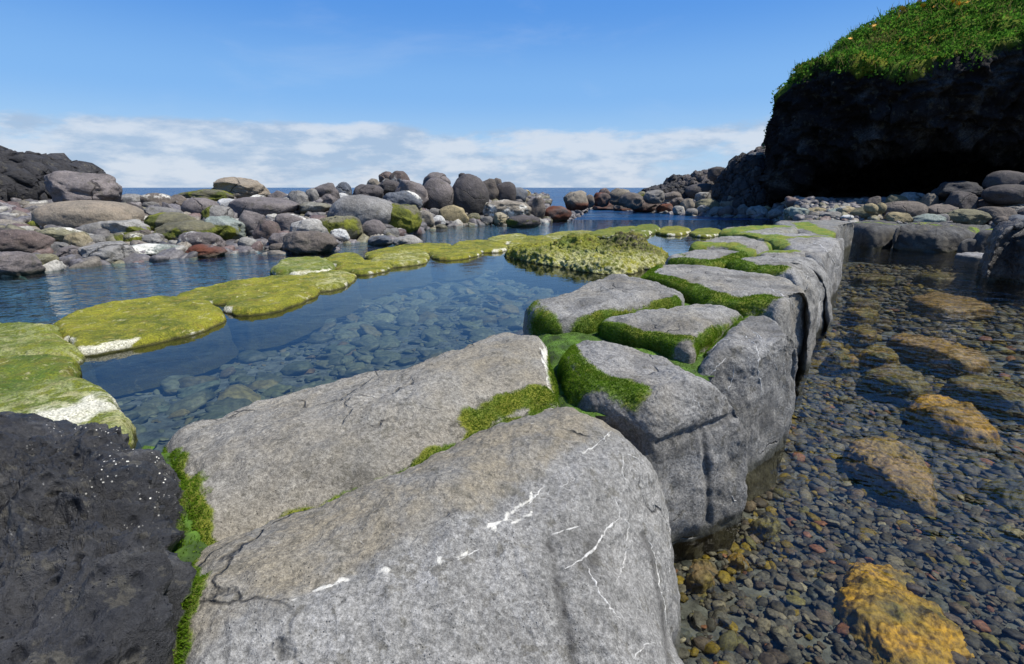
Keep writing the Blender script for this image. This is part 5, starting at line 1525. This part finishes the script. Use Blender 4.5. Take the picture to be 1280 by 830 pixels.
n1 = t.noise(mp.outputs[0], 3.2, 9, .62, .25)
n2 = t.noise(mp.outputs[0], 9.0, 7, .62)
band = t.math('MULTIPLY', t.ramp(el, -.02, .05, .85, 1.0), t.ramp(el, .085, .140, 1.0, 0.0))
dens = t.math('ADD', t.math('ADD', t.math('MULTIPLY', n1, .75), t.math('MULTIPLY', n2, .25)), t.math('MULTIPLY', t.math('SUBTRACT', band, 1.0), .42))
cov = t.ramp(dens, .34, .47)
# thin high wisps
mp2 = t.n('ShaderNodeMapping'); t.set(mp2.inputs[0], tc.outputs['Generated']); mp2.inputs['Scale'].default_value = (1.0, 1.0, 3.2); mp2.inputs['Rotation'].default_value = (0, R(14), 0)
w = t.ramp(t.noise(mp2.outputs[0], 2.3, 8, .6, .5), .52, .80)
shade = t.ramp(t.math('ADD', t.math('MULTIPLY', t.noise(mp.outputs[0], 5.0, 7, .62), .6), t.math('MULTIPLY', t.noise(mp.outputs[0], 13.0, 5, .6), .4)), .43, .57)
ccol = t.mix(shade, (2.9, 3.75, 5.0, 1), (5.1, 5.45, 6.0, 1))
hs = t.n('ShaderNodeHueSaturation'); hs.inputs['Saturation'].default_value = 1.22; hs.inputs['Value'].default_value = 1.0
t.set(hs.inputs['Color'], sky.outputs[0])
gr = t.n('ShaderNodeValToRGB'); t.set(gr.inputs[0], el)
cr_ = gr.color_ramp; cr_.interpolation = 'EASE'
for k_, (ps, co_) in enumerate([(0.0, (.33, .47, .68)), (.07, (.27, .45, .70)), (.16, (.17, .37, .71)), (.30, (.075, .25, .655)), (.50, (.04, .17, .55)), (.9, (.03, .13, .42))]):
    e_ = cr_.elements[k_] if k_ < 2 else cr_.elements.new(ps)
    e_.position = ps; e_.color = (*co_, 1)
base = t.mix(.80, hs.outputs[0], t.scale(gr.outputs[0], 9.0))
c = t.mix(t.math('MULTIPLY', w, .16), base, (5.2, 5.7, 6.5, 1))
c = t.mix(t.math('MULTIPLY', cov, .78), c, ccol)
bg = t.n('ShaderNodeBackground'); t.set(bg.inputs[0], c); bg.inputs[1].default_value = .098
ow = t.n('ShaderNodeOutputWorld'); t.t.links.new(bg.outputs[0], ow.inputs[0])

vs = SC.view_settings
SC.display_settings.display_device = 'sRGB'
vs.view_transform = 'Standard'; vs.look = 'None'; vs.gamma = 1; vs.use_curve_mapping = False
vs.exposure = 0.5
cy = SC.cycles
cy.use_denoising = True
try: cy.denoiser = 'OPENIMAGEDENOISE'
except Exception: pass
cy.max_bounces = 8; cy.diffuse_bounces = 3; cy.glossy_bounces = 3; cy.transparent_max_bounces = 12
cy.sample_clamp_indirect = 4.0; cy.caustics_reflective = False; cy.caustics_refractive = False
